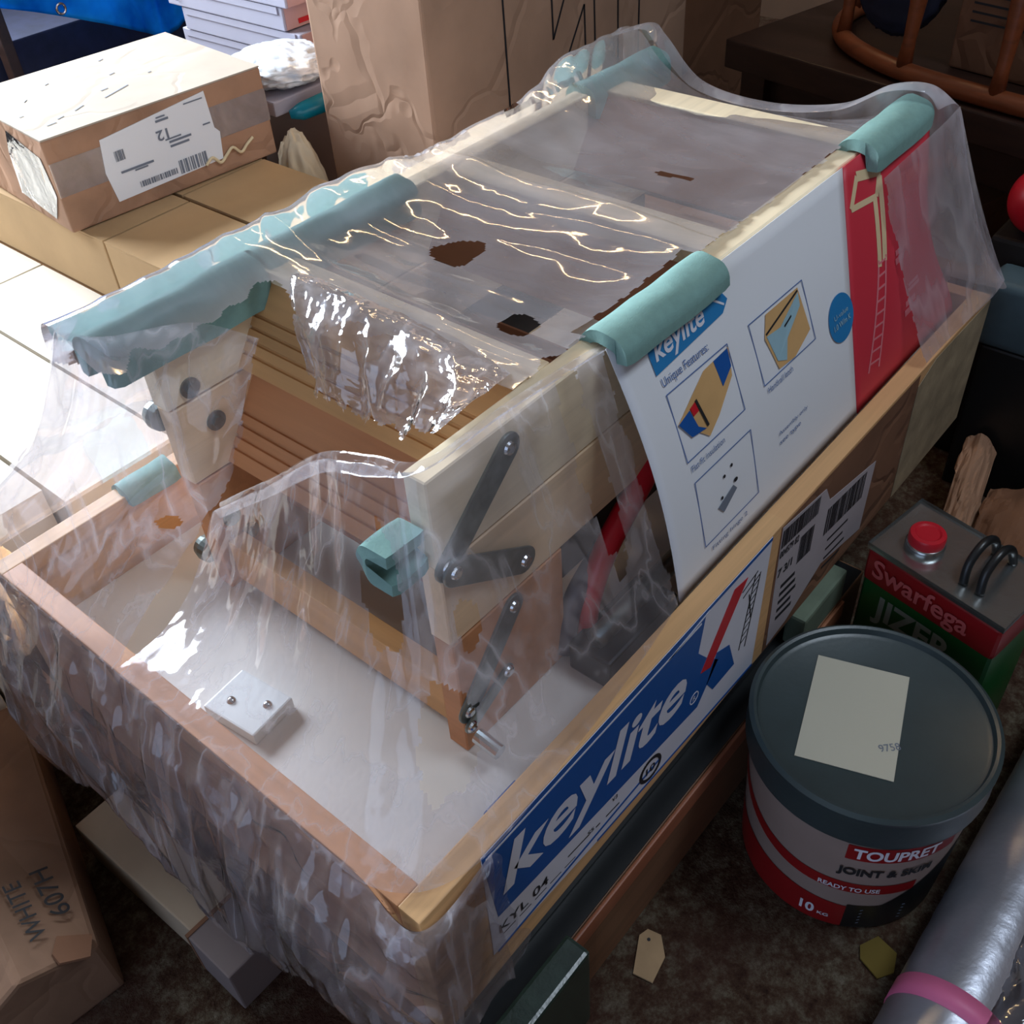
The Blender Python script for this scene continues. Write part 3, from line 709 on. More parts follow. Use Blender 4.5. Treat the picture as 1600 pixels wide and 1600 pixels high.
# bunched skirt on the outer front of the tray
ys = [-.035, 0.0, .06, .13, .20, .27, .34, .42, .50, .57, .605]
bt = [-.16, -.165, -.16, -.20, -.27, -.275, -.24, -.21, -.25, -.28, -.24]
rowsS = []
for t, xo in ((0, -.002), (.12, -.008), (.3, -.022), (.55, -.034), (.8, -.036), (1, -.030)):
    r = []
    for y, b in zip(ys, bt):
        x = xo; yy = y
        if y < -.01: x = .07; yy = -.006 - .02 * t
        elif y < .01: x = -.004 - .015 * t; yy = -.006 - .012 * t
        if y > .59: x = .02; yy = .58 + .03 * t
        elif y > .56: x = xo + .002; yy = .573 + .02 * t
        r.append((x, yy, .006 + (b - .006) * t))
    rowsS.append(r)
def dS(u, v, p):
    w = (.010 * ridge(u * 9 + v * 1.2, v * 2, 3) + .005 * ridge(u * 26, v * 2.2, 5) + .002 * nz(u * 60, v * 6, 6)) * min(1, v * 4 + .08)
    return V(-w - .004 * v, -w * .2, w * .3)
fobj('film_skirt', sheet(rowsS, 240, 90, dS, lambda u, v, p: v < .93 + .10 * nz(u * 16, 0, 9)), M['film_skirt'])
# second inner layer, bunched closer
rowsS2 = [[(a[0] + .012 * (i > 0), a[1], a[2] * .8) for a in r] for i, r in enumerate(rowsS)]
fobj('film_skirt', sheet(rowsS2, 160, 50, lambda u, v, p: V(-.012 * ridge(u * 13, v * 4, 33) * min(1, v * 3), 0, 0), None), M['film_clear'])

# rear drape down to the far rim
T2 = [(.955, .075, .225), (.94, .10, .245), (.925, .135, .244), (.905, .18, .222), (.905, .27, .206), (.905, .36, .214), (.915, .42, .252), (.93, .45, .258), (.92, .49, .245)]
B2 = [(.985, -.012, .030), (1.005, -.008, .008), (1.007, .06, .004), (1.007, .15, .004), (1.007, .27, .004), (1.007, .36, .004), (1.007, .45, .004), (1.007, .53, .004), (1.007, .58, .004)]
R2 = lerp_rows(T2, B2, 5, .035)
R2.insert(0, [(a[0] - .03, a[1] + (.012 if j == 0 else 0), a[2] + .004) for j, a in enumerate(T2)])
fobj('film_sheet', sheet(R2, 120, 70, dD(21, .8)), M['film_rear'])
T3 = [(.785, .080, .205), (.83, .080, .208), (.88, .079, .212), (.93, .077, .218), (.957, .075, .225)]
B3 = [(.80, -.001, .008), (.85, -.001, .008), (.91, -.003, .008), (.975, -.008, .012), (.99, -.012, .028)]
fobj('film_sheet', sheet(lerp_rows(T3, B3, 4, .02), 60, 80, dD(31, .5), lambda u, v, p: u > .04 + .05 * nz(v * 9, 1)), M['film_rear'])
# frilly torn edges along the left ladder side
bm = bmesh.new()
for (x0, x1) in ((.485, .60), (.66, .80)):
    n = 60
    for i in range(n):
        xa, xb = x0 + (x1 - x0) * i / n, x0 + (x1 - x0) * (i + 1) / n
        ha, hb = [.004 + .010 * abs(nz(x * 70, 4)) + .008 * abs(nz(x * 23, 9)) for x in (xa, xb)]
        bm.faces.new([bm.verts.new(q) for q in ((xa, .462 + .004 * nz(xa * 90, 2), .232), (xb, .462 + .004 * nz(xb * 90, 2), .232), (xb, .466, .232 + hb), (xa, .466, .232 + ha))])
bmesh.ops.remove_doubles(bm, verts=list(bm.verts), dist=.0001)
fobj('film_frill', bm, M['film_flap'])

# ---------------------------------------------------------------- lower pack the tray rests on
pk = thing('timber_pack', 'long brown timber-sided pack on the carpet under the loft ladder tray', 'timber pack', (.5, .27, FZ))
bm = bmesh.new(); box(bm, (.01, -.016, FZ), (.72, .54, -.236)); bevel_all(bm, .004)
obj('pack_body', bm, M['packwood'], pk)
obj('pack_lit_edge', bxm((.14, -.0205, -.262), (.66, -.0162, -.236), .0015), wood('lit_edge_wood', rgb(150, 88, 62), 0, .75), pk)  # lighter strip paints the light caught by the pack's ledge edge
obj('gap_shade_block', bxm((.03, .012, -.234), (.71, .5, -.1865), .002), M['black'], pk)  # black block carries the tray and paints the shade in the gap
bm = bmesh.new(); box(bm, (.012, -.044, -.345), (.132, -.018, -.205)); bevel_all(bm, .004)
obj('corner_guard', bm, plain('green_black_plastic', rgb(44, 58, 50), .22, var=.3, scale=40, bump=.7), pk)
obj('ledge_shade', bxm((.02, -.0145, -.2362), (.715, .30, -.2342), 0), M['black'], pk)  # thin black sheet paints shade onto the pack ledge
# pale foam strip wedged under the tray by the tub
st = obj('packing_strip', bxm((.56, -.016, -.2338), (.66, .008, -.1865), .004), plain('sage_foam', rgb(104, 118, 100), .8), None, loc=(.61, -.005, -.2338)); tag(st, 'pale sage packing strip wedged under the tray edge beside the green tin', 'packing strip')

# ---------------------------------------------------------------- filler tub
TC = V(.462, -.134, FZ); R0 = .1135
tub = thing('filler_tub', 'round white and red plastic filler tub with dark lid on the carpet', 'tub', TC)
zt = .215; taper = lambda z: R0 * (.90 + .085 * z / zt)
bm = bmesh.new(); lathe(bm, [(0, 0), (taper(0) - .004, 0), (taper(0), .004)] + [(taper(z), z) for z in (.03, .08, .12, .16, .19)], TC, 96)
ob = obj('tub_body', bm, plain('tub_white', rgb(150, 132, 124), .4, var=.04), tub, True)
bm = bmesh.new(); lathe(bm, [(taper(.185) + .001, .176), (R0 + .002, .178), (R0 + .003, .184), (R0 + .002, .212), (R0 + .003, .2145), (R0 + .003, .219), (R0 - .001, .222), (R0 - .004, .221), (R0 - .006, .215), (R0 - .010, .213), (0, .213)], TC, 96)
auto(obj('tub_lid', bm, M['tub_lid'], tub, True), 40)
# wrap-around print: angle 0 = direction towards the camera side
a0 = math.atan2(-.14, -.62) + math.radians(-3)
def wrapf(off):
    def g(a, b):  # a: arc length, reads left to right seen from outside; b: height
        th = a0 + a / R0; r = taper(b) + off; return TC + V(r * math.cos(th), r * math.sin(th), b)
    return g
def band(fn0, fn1, a_0, a_1, off, n=48):
    bm = bmesh.new(); g = wrapf(off); pv = None
    for i in range(n + 1):
        a = a_0 + (a_1 - a_0) * i / n; lo, hi = fn0(a), fn1(a); vs_ = [bm.verts.new(g(a, lo + (hi - lo) * k / 4)) for k in range(5)]
        if pv:
            for k in range(4): bm.faces.new((pv[k], vs_[k], vs_[k + 1], pv[k + 1]))
        pv = vs_
    return bm
curve = lambda a: .135 - .55 * (a + .13) + 2.0 * (a + .13) ** 2 if a < 0 else .0973 - .03 * a
obj('red_stripe', band(lambda a: curve(a) - .018, lambda a: curve(a), -.15, .10, .0007), M['tin_red'], tub, True)
obj('red_base_panel', band(lambda a: .004, lambda a: max(.006, .066 - .10 * (a + .15)), -.15, .035, .0007), M['tin_red'], tub, True)
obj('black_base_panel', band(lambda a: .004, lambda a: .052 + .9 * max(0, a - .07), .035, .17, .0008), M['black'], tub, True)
obj('red_brand_panel', band(lambda a: .142, lambda a: .168, .018, .13, .0007), M['tin_red'], tub, True)
for nm, mt, items in (('brand_lettering', 'white_ink', (('TOUPRET', .024, .146, .085, .018, .03), ('10', -.012, .016, .016, .018, .03), ('KG', .008, .018, .012, .006, .02), ('READY TO USE', .0, .0815, .062, .008, .02))),
                      ('product_lettering', 'black_ink', (('JOINT & SKIM', .014, .110, .095, .017, .04),))):
    bm = bmesh.new()
    for s, x, y, w, h, b in items: text(bm, None, s, x, y, w, h, 0, b, 0, wrap=wrapf(.0014))
    obj(nm, bm, M[mt], tub)
bm = bmesh.new()
for k in range(5):
    g = wrapf(.0014)
    q = [g(.05, .042 - k * .007), g(.10, .042 - k * .007), g(.10, .044 - k * .007), g(.05, .044 - k * .007)]; bm.faces.new([bm.verts.new(z) for z in q])
obj('small_print', bm, M['grey_ink'], tub)
note = bmesh.new(); FT = Frame(TC + V(0, 0, .213), (1, 0, 0), (0, 1, 0))
NP = [(-.072, -.004), (-.012, .070), (.058, .010), (.008, -.072)]
nq = obj('paper_note', None or (lambda b: (poly(b, FT, [(.041, .078), (-.081, .039), (-.052, -.045), (.069, -.006)], .0012, .0008), b)[1])(bmesh.new()), M['tub_lid_note'], tub)
bm = bmesh.new(); nf = FT.rot(-.02, -.02, 35)
text(bm, FT.rot(-.030, -.022, -45), '9758', 0, 0, .02, .008, .0016)
obj('note_print', bm, M['grey_ink'], nq)

# ---------------------------------------------------------------- solvent tin
A0 = V(.655, -.034, FZ); dl = V(-.035, -.158, 0); ds = V(.098, -.016, 0); ht = .240
tin = thing('solvent_tin', 'green and red rectangular solvent tin with red cap behind the filler tub', 'tin', A0 + (dl + ds) * .5)
def tq(a, b, z): return A0 + dl * a + ds * b + V(0, 0, z)
bm = bmesh.new(); hexa(bm, [tq(0, 0, 0), tq(0, 1, 0), tq(1, 1, 0), tq(1, 0, 0), tq(0, 0, ht - .006), tq(0, 1, ht - .006), tq(1, 1, ht - .006), tq(1, 0, ht - .006)]); bevel_all(bm, .009, 3)
auto(obj('tin_body', bm, M['tin_green'], tin), 30)
bm = bmesh.new(); e = .003
hexa(bm, [tq(-.006, -.008, ht - .052), tq(-.006, 1.008, ht - .052), tq(1.006, 1.008, ht - .052), tq(1.006, -.008, ht - .052), tq(-.006, -.008, ht - .0045), tq(-.006, 1.008, ht - .0045), tq(1.006, 1.008, ht - .0045), tq(1.006, -.008, ht - .0045)]); bevel_all(bm, .008, 3)
auto(obj('red_band', bm, M['tin_red'], tin), 30)
bm = bmesh.new(); hexa(bm, [tq(-.01, -.015, ht - .004), tq(-.01, 1.015, ht - .004), tq(1.01, 1.015, ht - .004), tq(1.01, -.015, ht - .004), tq(-.01, -.015, ht + .004), tq(-.01, 1.015, ht + .004), tq(1.01, 1.015, ht + .004), tq(1.01, -.015, ht + .004)])
topf = [f_ for f_ in bm.faces if all(abs(v.co.z - (FZ + ht + .004)) < 1e-4 for v in f_.verts)]
r_ = bmesh.ops.inset_region(bm, faces=topf, thickness=.004); bmesh.ops.translate(bm, verts=list({v for f_ in topf for v in f_.verts}), vec=(0, 0, -.004))
obj('tin_top', bm, M['tin_metal'], tin)
cc = tq(.26, .42, ht)
bm = bmesh.new(); lathe(bm, [(.021, 0), (.021, .006), (.019, .008), (.0, .008)], cc, 40); obj('cap_collar', bm, M['tin_metal'], tin, True)
bm = bmesh.new(); lathe(bm, [(.0, .007), (.019, .007), (.0195, .009), (.0195, .018), (.0185, .020), (.014, .0205), (.012, .019), (0, .019)], cc, 40); auto(obj('red_cap', bm, M['red_plastic'], tin, True), 30)
hp = [Vector(p) for p in (tq(.62, .25, ht), tq(.60, .32, ht + .022), tq(.60, .55, ht + .036), tq(.60, .82, ht + .022), tq(.62, .90, ht))]
bm = bmesh.new(); tube(bm, [catmull(hp, k / 20) for k in range(21)], .0048, 12)
hp2 = [h_ + dl * .12 for h_ in hp]; tube(bm, [catmull(hp2, k / 20) for k in range(21)], .0048, 12)
obj('carry_handle', bm, M['black'], tin, True)
Ft = Frame(tq(0, 0, 0), dl, (0, 0, 1))
bm = bmesh.new(); text(bm, Ft, 'Swarfega', .012, ht - .045, .118, .034, .0028, .02); obj('brand_lettering', bm, plain('dull_pink_ink', rgb(190, 90, 90), .5), tin)
bm = bmesh.new(); text(bm, Ft, 'JIZER', .022, ht - .104, .100, .044, .0010, .03); obj('product_lettering', bm, plain('dull_white_ink', rgb(140, 150, 140), .5), tin)

# ---------------------------------------------------------------- foil roll at the lower right
RC = V(.5, -.304, FZ + .0545)
rl = thing('foil_roll', 'silver foil roll in clear film with pink tape lying along the right edge', 'roll', (.45, -.304, FZ))
bm = bmesh.new(); n = 60
pts = [V(.05 + .75 * i / n, RC.y, RC.z) for i in range(n + 1)]
tube(bm, pts, [.052 + .0008 * nz(i * .7, 1) for i in range(n + 1)], 48)
obj('foil_body', bm, M['foil'], rl, True)
bm = bmesh.new(); tube(bm, [(.305, RC.y, RC.z), (.328, RC.y, RC.z)], .0532, 48); obj('pink_band', bm, M['pink_tape'], rl, True)
bm = bmesh.new()
n = 110; m = 40; rg = []
for i in range(n + 1):
    x = .02 + .8 * i / n
    rg.append([bm.verts.new((x, RC.y - .075 + (.088 + .006 * ridge(x * 20, k * .5, 2)) * math.cos(math.pi * (k / m)) , RC.z + (.053 + .006 * ridge(x * 26, k * .4, 4)) * math.sin(math.pi * k / m) - .0)) for k in range(m + 1)])
for a, b in zip(rg, rg[1:]):
    for k in range(m): bm.faces.new((a[k], a[k + 1], b[k + 1], b[k]))
obj('film_wrapping', bm, M['film_clear'], rl, True)

# ---------------------------------------------------------------- cartons on the left
def carton(name, a, b, mat, label, cat='carton', group=None, rotz=0, seam=True, bev=.002, top=None, tape=False):
    c = ((a[0] + b[0]) / 2, (a[1] + b[1]) / 2, a[2]); t = thing(name, label, cat, c, group)
    R_ = Matrix.Translation((c[0], c[1], 0)) @ Matrix.Rotation(rotz, 4, 'Z') @ Matrix.Translation((-c[0], -c[1], 0))
    h = .0015
    obj('carton_body', bxm(a, (b[0], b[1], b[2] - .002), bev, R_), mat, t)
    if seam:   # two top flaps meeting along the middle
        xm = (a[0] + b[0]) / 2
        bm = bmesh.new(); box(bm, (a[0], a[1], b[2] - .0022), (b[0], b[1] - (b[1] - a[1]) / 2 - .0006, b[2]), R_); obj('top_flap', bm, top or mat, t)
        bm = bmesh.new(); box(bm, (a[0], b[1] - (b[1] - a[1]) / 2 + .0006, b[2] - .0022), (b[0], b[1], b[2]), R_); obj('top_flap', bm, top or mat, t)
    else:
        bm = bmesh.new(); box(bm, (a[0], a[1], b[2] - .0022), (b[0], b[1], b[2]), R_); obj('top_flap', bm, top or mat, t)
    return t, R_
ROT = math.radians(3.5)
WH = -.05
names = ['pale carton with sunlit top nearest the tray on the left', 'pale sunlit carton second from the tray on the left', 'pale sunlit carton third from the tray on the left', 'pale sunlit carton beneath the worn labelled box']
seams = [(-.19, -.032), (-.028, .112), (.117, .258), (.263, .400)]
for k, ((xa, xb), nm) in enumerate(zip(seams, ['pale sunlit floor carton at the far left, mostly out of frame', 'pale sunlit floor carton beside the near left tray corner', 'pale sunlit floor carton, second row back from the left tray corner', 'pale sunlit floor carton touching the raised tan carton'])):
    carton('flat_carton', (xa, (.70, .70, .66, .66)[k], FZ), (xb, 1.12 + .02 * k, WH), M['overlitcard'], nm, group='pale cartons on the floor left of the tray', seam=False)
for k, ((xa, xb), nm) in enumerate(zip(seams[:4], ['pale carton in the back row at the far left edge', 'pale carton in the back row left of the seam', 'pale carton in the back row below the tan carton corner', 'pale back-row carton under the worn labelled box'])):
    carton('flat_carton', (xa, 1.125 + .02 * k, FZ), (xb, 1.7, WH), M['overlitcard'], nm, group='pale cartons on the floor left of the tray', seam=False)
carton('base_carton', (.405, .66, FZ), (.70, 1.42, WH - .001), M['kraft'], 'wide tan carton on the floor carrying the tan cartons', seam=False)
for (xa, xb, ya, yb, nm) in ((.403, .545, .66, .965, 'near tan carton beside the foam, front of the raised pair'), (.552, .70, .66, .99, 'tan carton behind the narrow gap, in front of the tall box'), (.403, .545, .969, 1.40, 'tan carton under the worn labelled box, left part'), (.552, .70, .994, 1.40, 'tan carton hidden beneath the right half of the labelled box')):
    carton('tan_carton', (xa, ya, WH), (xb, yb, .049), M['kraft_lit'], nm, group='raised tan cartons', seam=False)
# worn labelled box
t, R_ = carton('labelled_box', (.402, 1.003, .0505), (.738, 1.262, .178), M['kraft_old'], 'worn brown cardboard box with a white shipping label marked 12', rotz=math.radians(-5), seam=False, top=M['kraft_lit_top'], bev=.003)
FB = Frame(R_ @ V(.402, 1.003, .0505), R_.to_3x3() @ V(1, 0, 0), (0, 0, 1))
bm = bmesh.new()
g0 = [(.075, .018), (.245, .022), (.250, .060), (.243, .068), (.240, .120), (.075, .104), (.069, .060)]
poly(bm, FB, g0, .0012, .001); lb2 = obj('paper_label', bm, M['paper'], t)
bm = bmesh.new(); FBr = FB.rot(.160, .068, 180)
text(bm, FBr, '12', -.012, -.022, .018, .014, .002, .02)
for (x, y, w, h) in ((-.045, -.004, .035, .003), (-.04, .002, .03, .003), (-.03, -.008, .025, .002), (-.018, -.036, .02, .003), (-.014, -.040, .014, .002), (.032, -.012, .0, 0), (.02, .012, .05, .003), (.03, .016, .02, .002), (-.075, -.045, .03, .0015), (-.078, -.01, .012, .002)):
    if w: rect(bm, FBr, x, y, x + w, y + h, .002)
barcode(bm, FBr, .058, -.016, .072, -.002, .002, 3, .0012)
barcode(bm, FBr, -.06, .026, -.015, .045, .002, 6, .0025); barcode(bm, FBr, -.01, .034, .05, .042, .002, 9, .002)
obj('label_print', bm, M['grey_ink'], lb2)
bm = bmesh.new(); rect(bm, FB, .0, .050, .336, .096, .0006, .0003); obj('parcel_tape', bm, M['tape'], t)
P = [FB(.215 + .012 * k, .022 + .007 * math.sin(k * 2.1) + .0012 * k, .003) for k in range(8)]
bm = bmesh.new(); tube(bm, [catmull(P, k / 40) for k in range(41)], .0022, 8); obj('glue_squiggle', bm, plain('cream_glue', rgb(220, 200, 160), .5), t)
FN = Frame(R_ @ V(.402, 1.262, .0505), R_.to_3x3() @ V(0, -1, 0), (0, 0, 1))
bm = bmesh.new(); poly(bm, FN, [(.12, .02), (.22, .01), (.25, .05), (.24, .10), (.15, .115), (.13, .08)], .0012, .0006); obj('clear_patch', bm, M['film_clear'], t)
bm = bmesh.new(); poly(bm, FN, [(.15, .03), (.22, .025), (.235, .075), (.16, .09)], .0009, .0006); obj('side_label', bm, plain('worn_label', rgb(176, 172, 168), .6, var=.2, scale=22), t)
bm = bmesh.new(); FTp = Frame(R_ @ V(.402, 1.003, .1781), R_.to_3x3() @ V(1, 0, 0), R_.to_3x3() @ V(0, 1, 0))
for (x, y, a, l) in ((.05, .05, .4, .012), (.08, .06, .5, .02), (.14, .10, .2, .012), (.18, .15, .3, .010), (.05, .15, .8, .01), (.10, .19, .5, .008), (.03, .04, .1, .014), (.22, .11, .3, .006), (.13, .07, .4, .05), (.2, .22, .4, .01), (.02, .1, .2, .006)):
    stroke(bm, FTp, (x, y), (x + l * math.cos(a), y + l * math.sin(a)), .0018, .0008)
obj('scuff_marks', bm, M['grey_ink'], t)

# tall creased box behind the ladder
tb, _ = carton('tall_box', (.803, .724, FZ), (1.44, .955, .55), M['kraft_crease'], 'tall creased brown cardboard box with black outlined lettering behind the ladder', seam=False, bev=.004)
bm = bmesh.new(); FTB = Frame((.803, .724, 0), (1, 0, 0), (0, 0, 1)); w_ = .0035
stroke(bm, FTB, (.155, .35), (.162, .07), w_, .001)
outline(bm, FTB, [(.262, .35), (.268, .16), (.345, .30), (.40, .14), (.262, .06)][:3], w_, .001, False)
stroke(bm, FTB, (.262, .065), (.345, .19), w_, .001); stroke(bm, FTB, (.345, .19), (.350, .05), w_, .001)
stroke(bm, FTB, (.290, .35), (.290, .22), w_, .001); stroke(bm, FTB, (.365, .35), (.375, .05), w_, .001)
outline(bm, FTB, [(.43, .35), (.435, .06)], w_, .001, False)
outline(bm, FTB, [(.43, .22), (.47, .205), (.492, .17), (.492, .06)], w_, .001, False)
obj('printed_outline', bm, M['black_ink'], tb)
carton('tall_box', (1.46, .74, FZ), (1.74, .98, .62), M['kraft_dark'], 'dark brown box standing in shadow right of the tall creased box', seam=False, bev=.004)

# stack of flat white cartons
sl = [(.955, 1.235, -.10, -.052), (.955, 1.22, -.050, -.001), (.95, 1.215, .001, .044), (.955, 1.192, .046, .089), (.950, 1.170, .091, .130), (.945, 1.20, .132, .170), (.940, 1.18, .172, .212), (.95, 1.19, .214, .254)]
wh = ['bottom', 'second from the bottom', 'third from the bottom', 'fourth from the bottom', 'with a dark slot on its end', 'with a red mark on its end', 'second from the top', 'top']
for (x, y, z0, z1), nm in zip(sl, wh):
    t = thing('white_carton', 'flat white carton in the leaning white stack, ' + nm, 'carton', (x + .2, y + .2, z0), 'stacked flat white cartons')
    obj('carton_body', bxm((x, y, z0), (x + .34, y + .33, z1), .002), M['whitecard'], t)
    obj('shaded_end', bxm((x + .004, y - .0012, z0 + .001), (x + .336, y, z1 - .001), 0), M['shadedcard'], t)  # thin panel colours the side turned away from the window as shaded
    obj('lid_lip', bxm((x - .0025, y + .01, z1 - .012), (x, y + .32, z1), .0005), M['whitecard'], t)
    if 'red mark' in nm: bm = bmesh.new(); rect(bm, Frame((x, y - .0012, z0), (1, 0, 0), (0, 0, 1)), .03, .006, .09, .014, .001); obj('red_mark', bm, M['red_ink'], t)
    if 'dark slot' in nm: bm = bmesh.new(); rect(bm, Frame((x, y - .0012, z0), (1, 0, 0), (0, 0, 1)), .05, .010, .12, .014, .001); obj('hand_slot', bm, M['darkblue'], t)
    if z0 > .13:
        bm = bmesh.new(); FD = Frame((x - .0025, y + .32, z0), (0, -1, 0), (0, 0, 1)); text(bm, FD, 'D', .02, .010, .012, .018, .001); obj('small_print', bm, M['grey_ink'], t)
tag(obj('support_box', bxm((.93, 1.2, FZ), (1.32, 1.78, -.102), .003), M['greycard'], None, loc=(1.1, 1.5, FZ)), 'plain grey box on the floor under the white carton stack', 'carton')
tag(obj('grey_box', bxm((.755, 1.06, FZ), (.90, 1.17, .0845), .003), M['greycard'], None, loc=(.82, 1.12, FZ)), 'narrow grey box between the labelled box and the cream bag', 'carton')
# silvery crumpled bag, white tray below it, teal bottle, cream sack
def blob(c, r, seed, amp, nlat=36, nlon=56, freq=3):
    bm = bmesh.new(); R_ = []
    for i in range(nlat + 1):
        th = math.pi * i / nlat; row = []
        for k in range(nlon):
            ph = 2 * math.pi * k / nlon; d = V(math.sin(th) * math.cos(ph), math.sin(th) * math.sin(ph), math.cos(th))
            s = 1 + amp * ridge(d.x * freq + seed, d.y * freq, d.z * freq) + amp * .4 * nz(d.x * 9, d.y * 9, d.z * 9 + seed)
            row.append(bm.verts.new(V(c[0] + d.x * r[0] * s, c[1] + d.y * r[1] * s, c[2] + d.z * r[2] * s)))
        R_.append(row)
    for a, b in zip(R_, R_[1:]):
        for k in range(nlon):
            bm.faces.new((a[k], a[(k + 1) % nlon], b[(k + 1) % nlon], b[k]))
    bmesh.ops.remove_doubles(bm, verts=list(bm.verts), dist=.0004); return bm
tag(obj('white_tray', bxm((.76, 1.02, .085), (.93, 1.165, .108), .003), M['whitecard'], None, loc=(.84, 1.1, .085)), 'small flat white box under the silvery crumpled bag', 'carton')
tag(obj('crumpled_bag', blob((.835, 1.085, .132), (.072, .075, .022), 3, .2), M['silver_film'], None, True, loc=(.835, 1.085, .11)), 'bright silvery crumpled plastic bag beside the tall box', 'bag')
bm = bmesh.new(); tube(bm, [(.775, 1.005, .088), (.79, .995, .090), (.85, .980, .096), (.88, .973, .098)], [.006, .013, .015, .015], 24)
tag(obj('teal_bottle', bm, M['teal_plastic'], None, True, loc=(.84, .975, 0.01)), 'teal plastic bottle poking out above the cream sack', 'bottle')
tag(obj('cream_sack', blob((.765, .992, -.150), (.042, .055, .205), 8, .09), M['cream_cloth'], None, True, loc=(.765, 1.005, FZ)), 'slumped cream cloth sack between the tan cartons and the tall box', 'sack')

# ---------------------------------------------------------------- blue tarp and the dark bench under it
rowsT = []
for z, yo in ((.42, 2.05), (.30, 2.02), (.2, 2.0), (.09, 1.98)):
    rowsT.append([(x, yo + .03 * math.sin(x * 11), z if z > .1 else zz) for x, zz in ((.30, .20), (.60, .15), (.83, .09), (1.03, .012), (1.15, -.045), (1.22, -.075), (1.30, -.05))])
tp = obj('blue_tarp', sheet(rowsT, 90, 40, lambda u, v, p: V(0, .012 * ridge(u * 7, v * 2) + .01 * nz(u * 20, v * 12), 0)), M['tarp'], None, True, loc=(.8, 2.0, .42))
tp.modifiers.new('thick', 'SOLIDIFY').thickness = .001
tag(tp, 'bright blue tarpaulin hanging in the top left corner with metal eyelet', 'tarpaulin')
bm = bmesh.new(); bmesh.ops.create_circle(bm, segments=24, radius=.01); bm.free()
bm = bmesh.new()
pts = [V(.955 + .010 * math.cos(2 * math.pi * k / 24), 1.962, .060 + .010 * math.sin(2 * math.pi * k / 24)) for k in range(25)]; tube(bm, pts, .003, 8); obj('eyelet', bm, M['chrome'], tp)
hl = bmesh.new(); box(hl, (.2, 2.02, .42), (1.35, 2.08, .46)); tag(obj('hanging_rail', hl, M['darkwood'], None, loc=(.8, 2.05, .42)), 'dark wooden rail holding up the blue tarpaulin', 'rail')
for xx in (.22, 1.31): pass
bn = thing('storage_rack', 'dark navy covered rack standing in shadow under the blue tarpaulin', 'rack', (.8, 2.2, FZ))
obj('rack_body', bxm((.15, 2.14, FZ), (1.4, 2.42, -.02), .004), M['darkblue'], bn)
for x in (.2, .86, 1.35): obj('rack_post', bxm((x, 2.085, FZ), (x + .025, 2.118, .43), .002), M['darkwood'], bn)
tag(obj('white_sheet', bxm((.6, 1.72, -.12), (.93, 1.9, -.10), .002), M['whitecard'], None, loc=(.7, 1.8, -.12)), 'white board lying flat behind the labelled box', 'board')
tag(obj('crate', bxm((.58, 1.71, FZ), (.925, 1.9, -.121), .002), M['greycard'], None, loc=(.7, 1.8, FZ)), 'grey crate behind the labelled box carrying a white board', 'crate')

# ---------------------------------------------------------------- dark bench, chair and clutter at the back right
bz = .10
bc = thing('low_bench', 'dark stained low wooden bench against the back, chair on top', 'bench', (1.55, .2, FZ))
Rb = Matrix.Translation((1.36, .57, 0)) @ Matrix.Rotation(math.radians(-11.5), 4, 'Z')
def rb(a, b, nm, mat, par, bev=.003):
    obj(nm, bxm(a, b, bev, Rb), mat, par)
rb((0, -1.15, bz - .045), (.42, .03, bz), 'bench_top', M['darkwood'], bc)
rb((.03, -1.12, bz - .11), (.05, 0, bz - .045), 'apron', M['darkwood'], bc)
for (x, y) in ((.01, -.05), (.01, -1.12), (.34, -.05), (.34, -1.12)): rb((x, y, FZ), (x + .05, y + .05, bz - .045), 'leg', M['darkwood'], bc)
rb((.06, -1.10, FZ + .10), (.38, -.06, FZ + .128), 'lower_shelf', M['darkwood'], bc)
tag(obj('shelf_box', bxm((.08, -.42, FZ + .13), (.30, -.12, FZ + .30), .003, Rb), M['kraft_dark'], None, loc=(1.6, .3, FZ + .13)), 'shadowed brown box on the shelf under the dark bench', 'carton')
tag(obj('stool_step', bxm((.02, -.70, FZ + .13), (.30, -.47, FZ + .22), .003, Rb), wood('mid_brown', rgb(74, 48, 34), 1), None, loc=(1.5, 0, FZ + .13)), 'brown wooden step block on the bench shelf in shadow', 'step')
# spindle chair: curved seat rail with turned spindles, standing on the bench
ch = thing('spindle_chair', 'orange-brown wooden chair with curved rail and turned spindles on the dark bench', 'chair', Rb @ V(.2, -.4, bz))
rp = [Rb @ V(*q) for q in ((.40, -.08, bz + .014), (.22, -.06, bz + .014), (.10, -.12, bz + .014), (.035, -.25, bz + .014), (.02, -.42, bz + .014), (.035, -.60, bz + .014), (.09, -.76, bz + .014), (.2, -.86, bz + .014))]
bm = bmesh.new(); tube(bm, [catmull(rp, k / 60) for k in range(61)], .0135, 14); obj('curved_rail', bm, M['chairwood'], ch, True)
for t_ in (.16, .30, .46, .585, .71, .84):
    p = catmull(rp, t_); c_ = Rb @ V(.22, -.45, bz); d_ = (p - c_); d_.z = 0; d_.normalize(); top = p + d_ * -.015 + V(0, 0, .34)
    bm = bmesh.new(); tube(bm, [p + (top - p) * k / 8 for k in range(9)], [.012, .009, .011, .014, .012, .009, .008, .008, .009], 14); obj('spindle', bm, M['chairwood'], ch, True)
bm = bmesh.new(); rp2 = [q + V(0, 0, .35) for q in rp]; tube(bm, [catmull(rp2, k / 60) for k in range(61)], .014, 12); obj('top_rail', bm, M['chairwood'], ch, True)
tag(obj('printed_carton', bxm((.12, -.72, bz + .001), (.34, -.30, bz + .30), .003, Rb), M['kraft_dark'], None, loc=(1.6, 0, bz)), 'dull brown carton with faint print standing inside the spindle chair', 'carton')
bm = bmesh.new(); FPc = Frame(Rb @ V(.12, -.30, bz), Rb.to_3x3() @ V(0, -1, 0), (0, 0, 1))
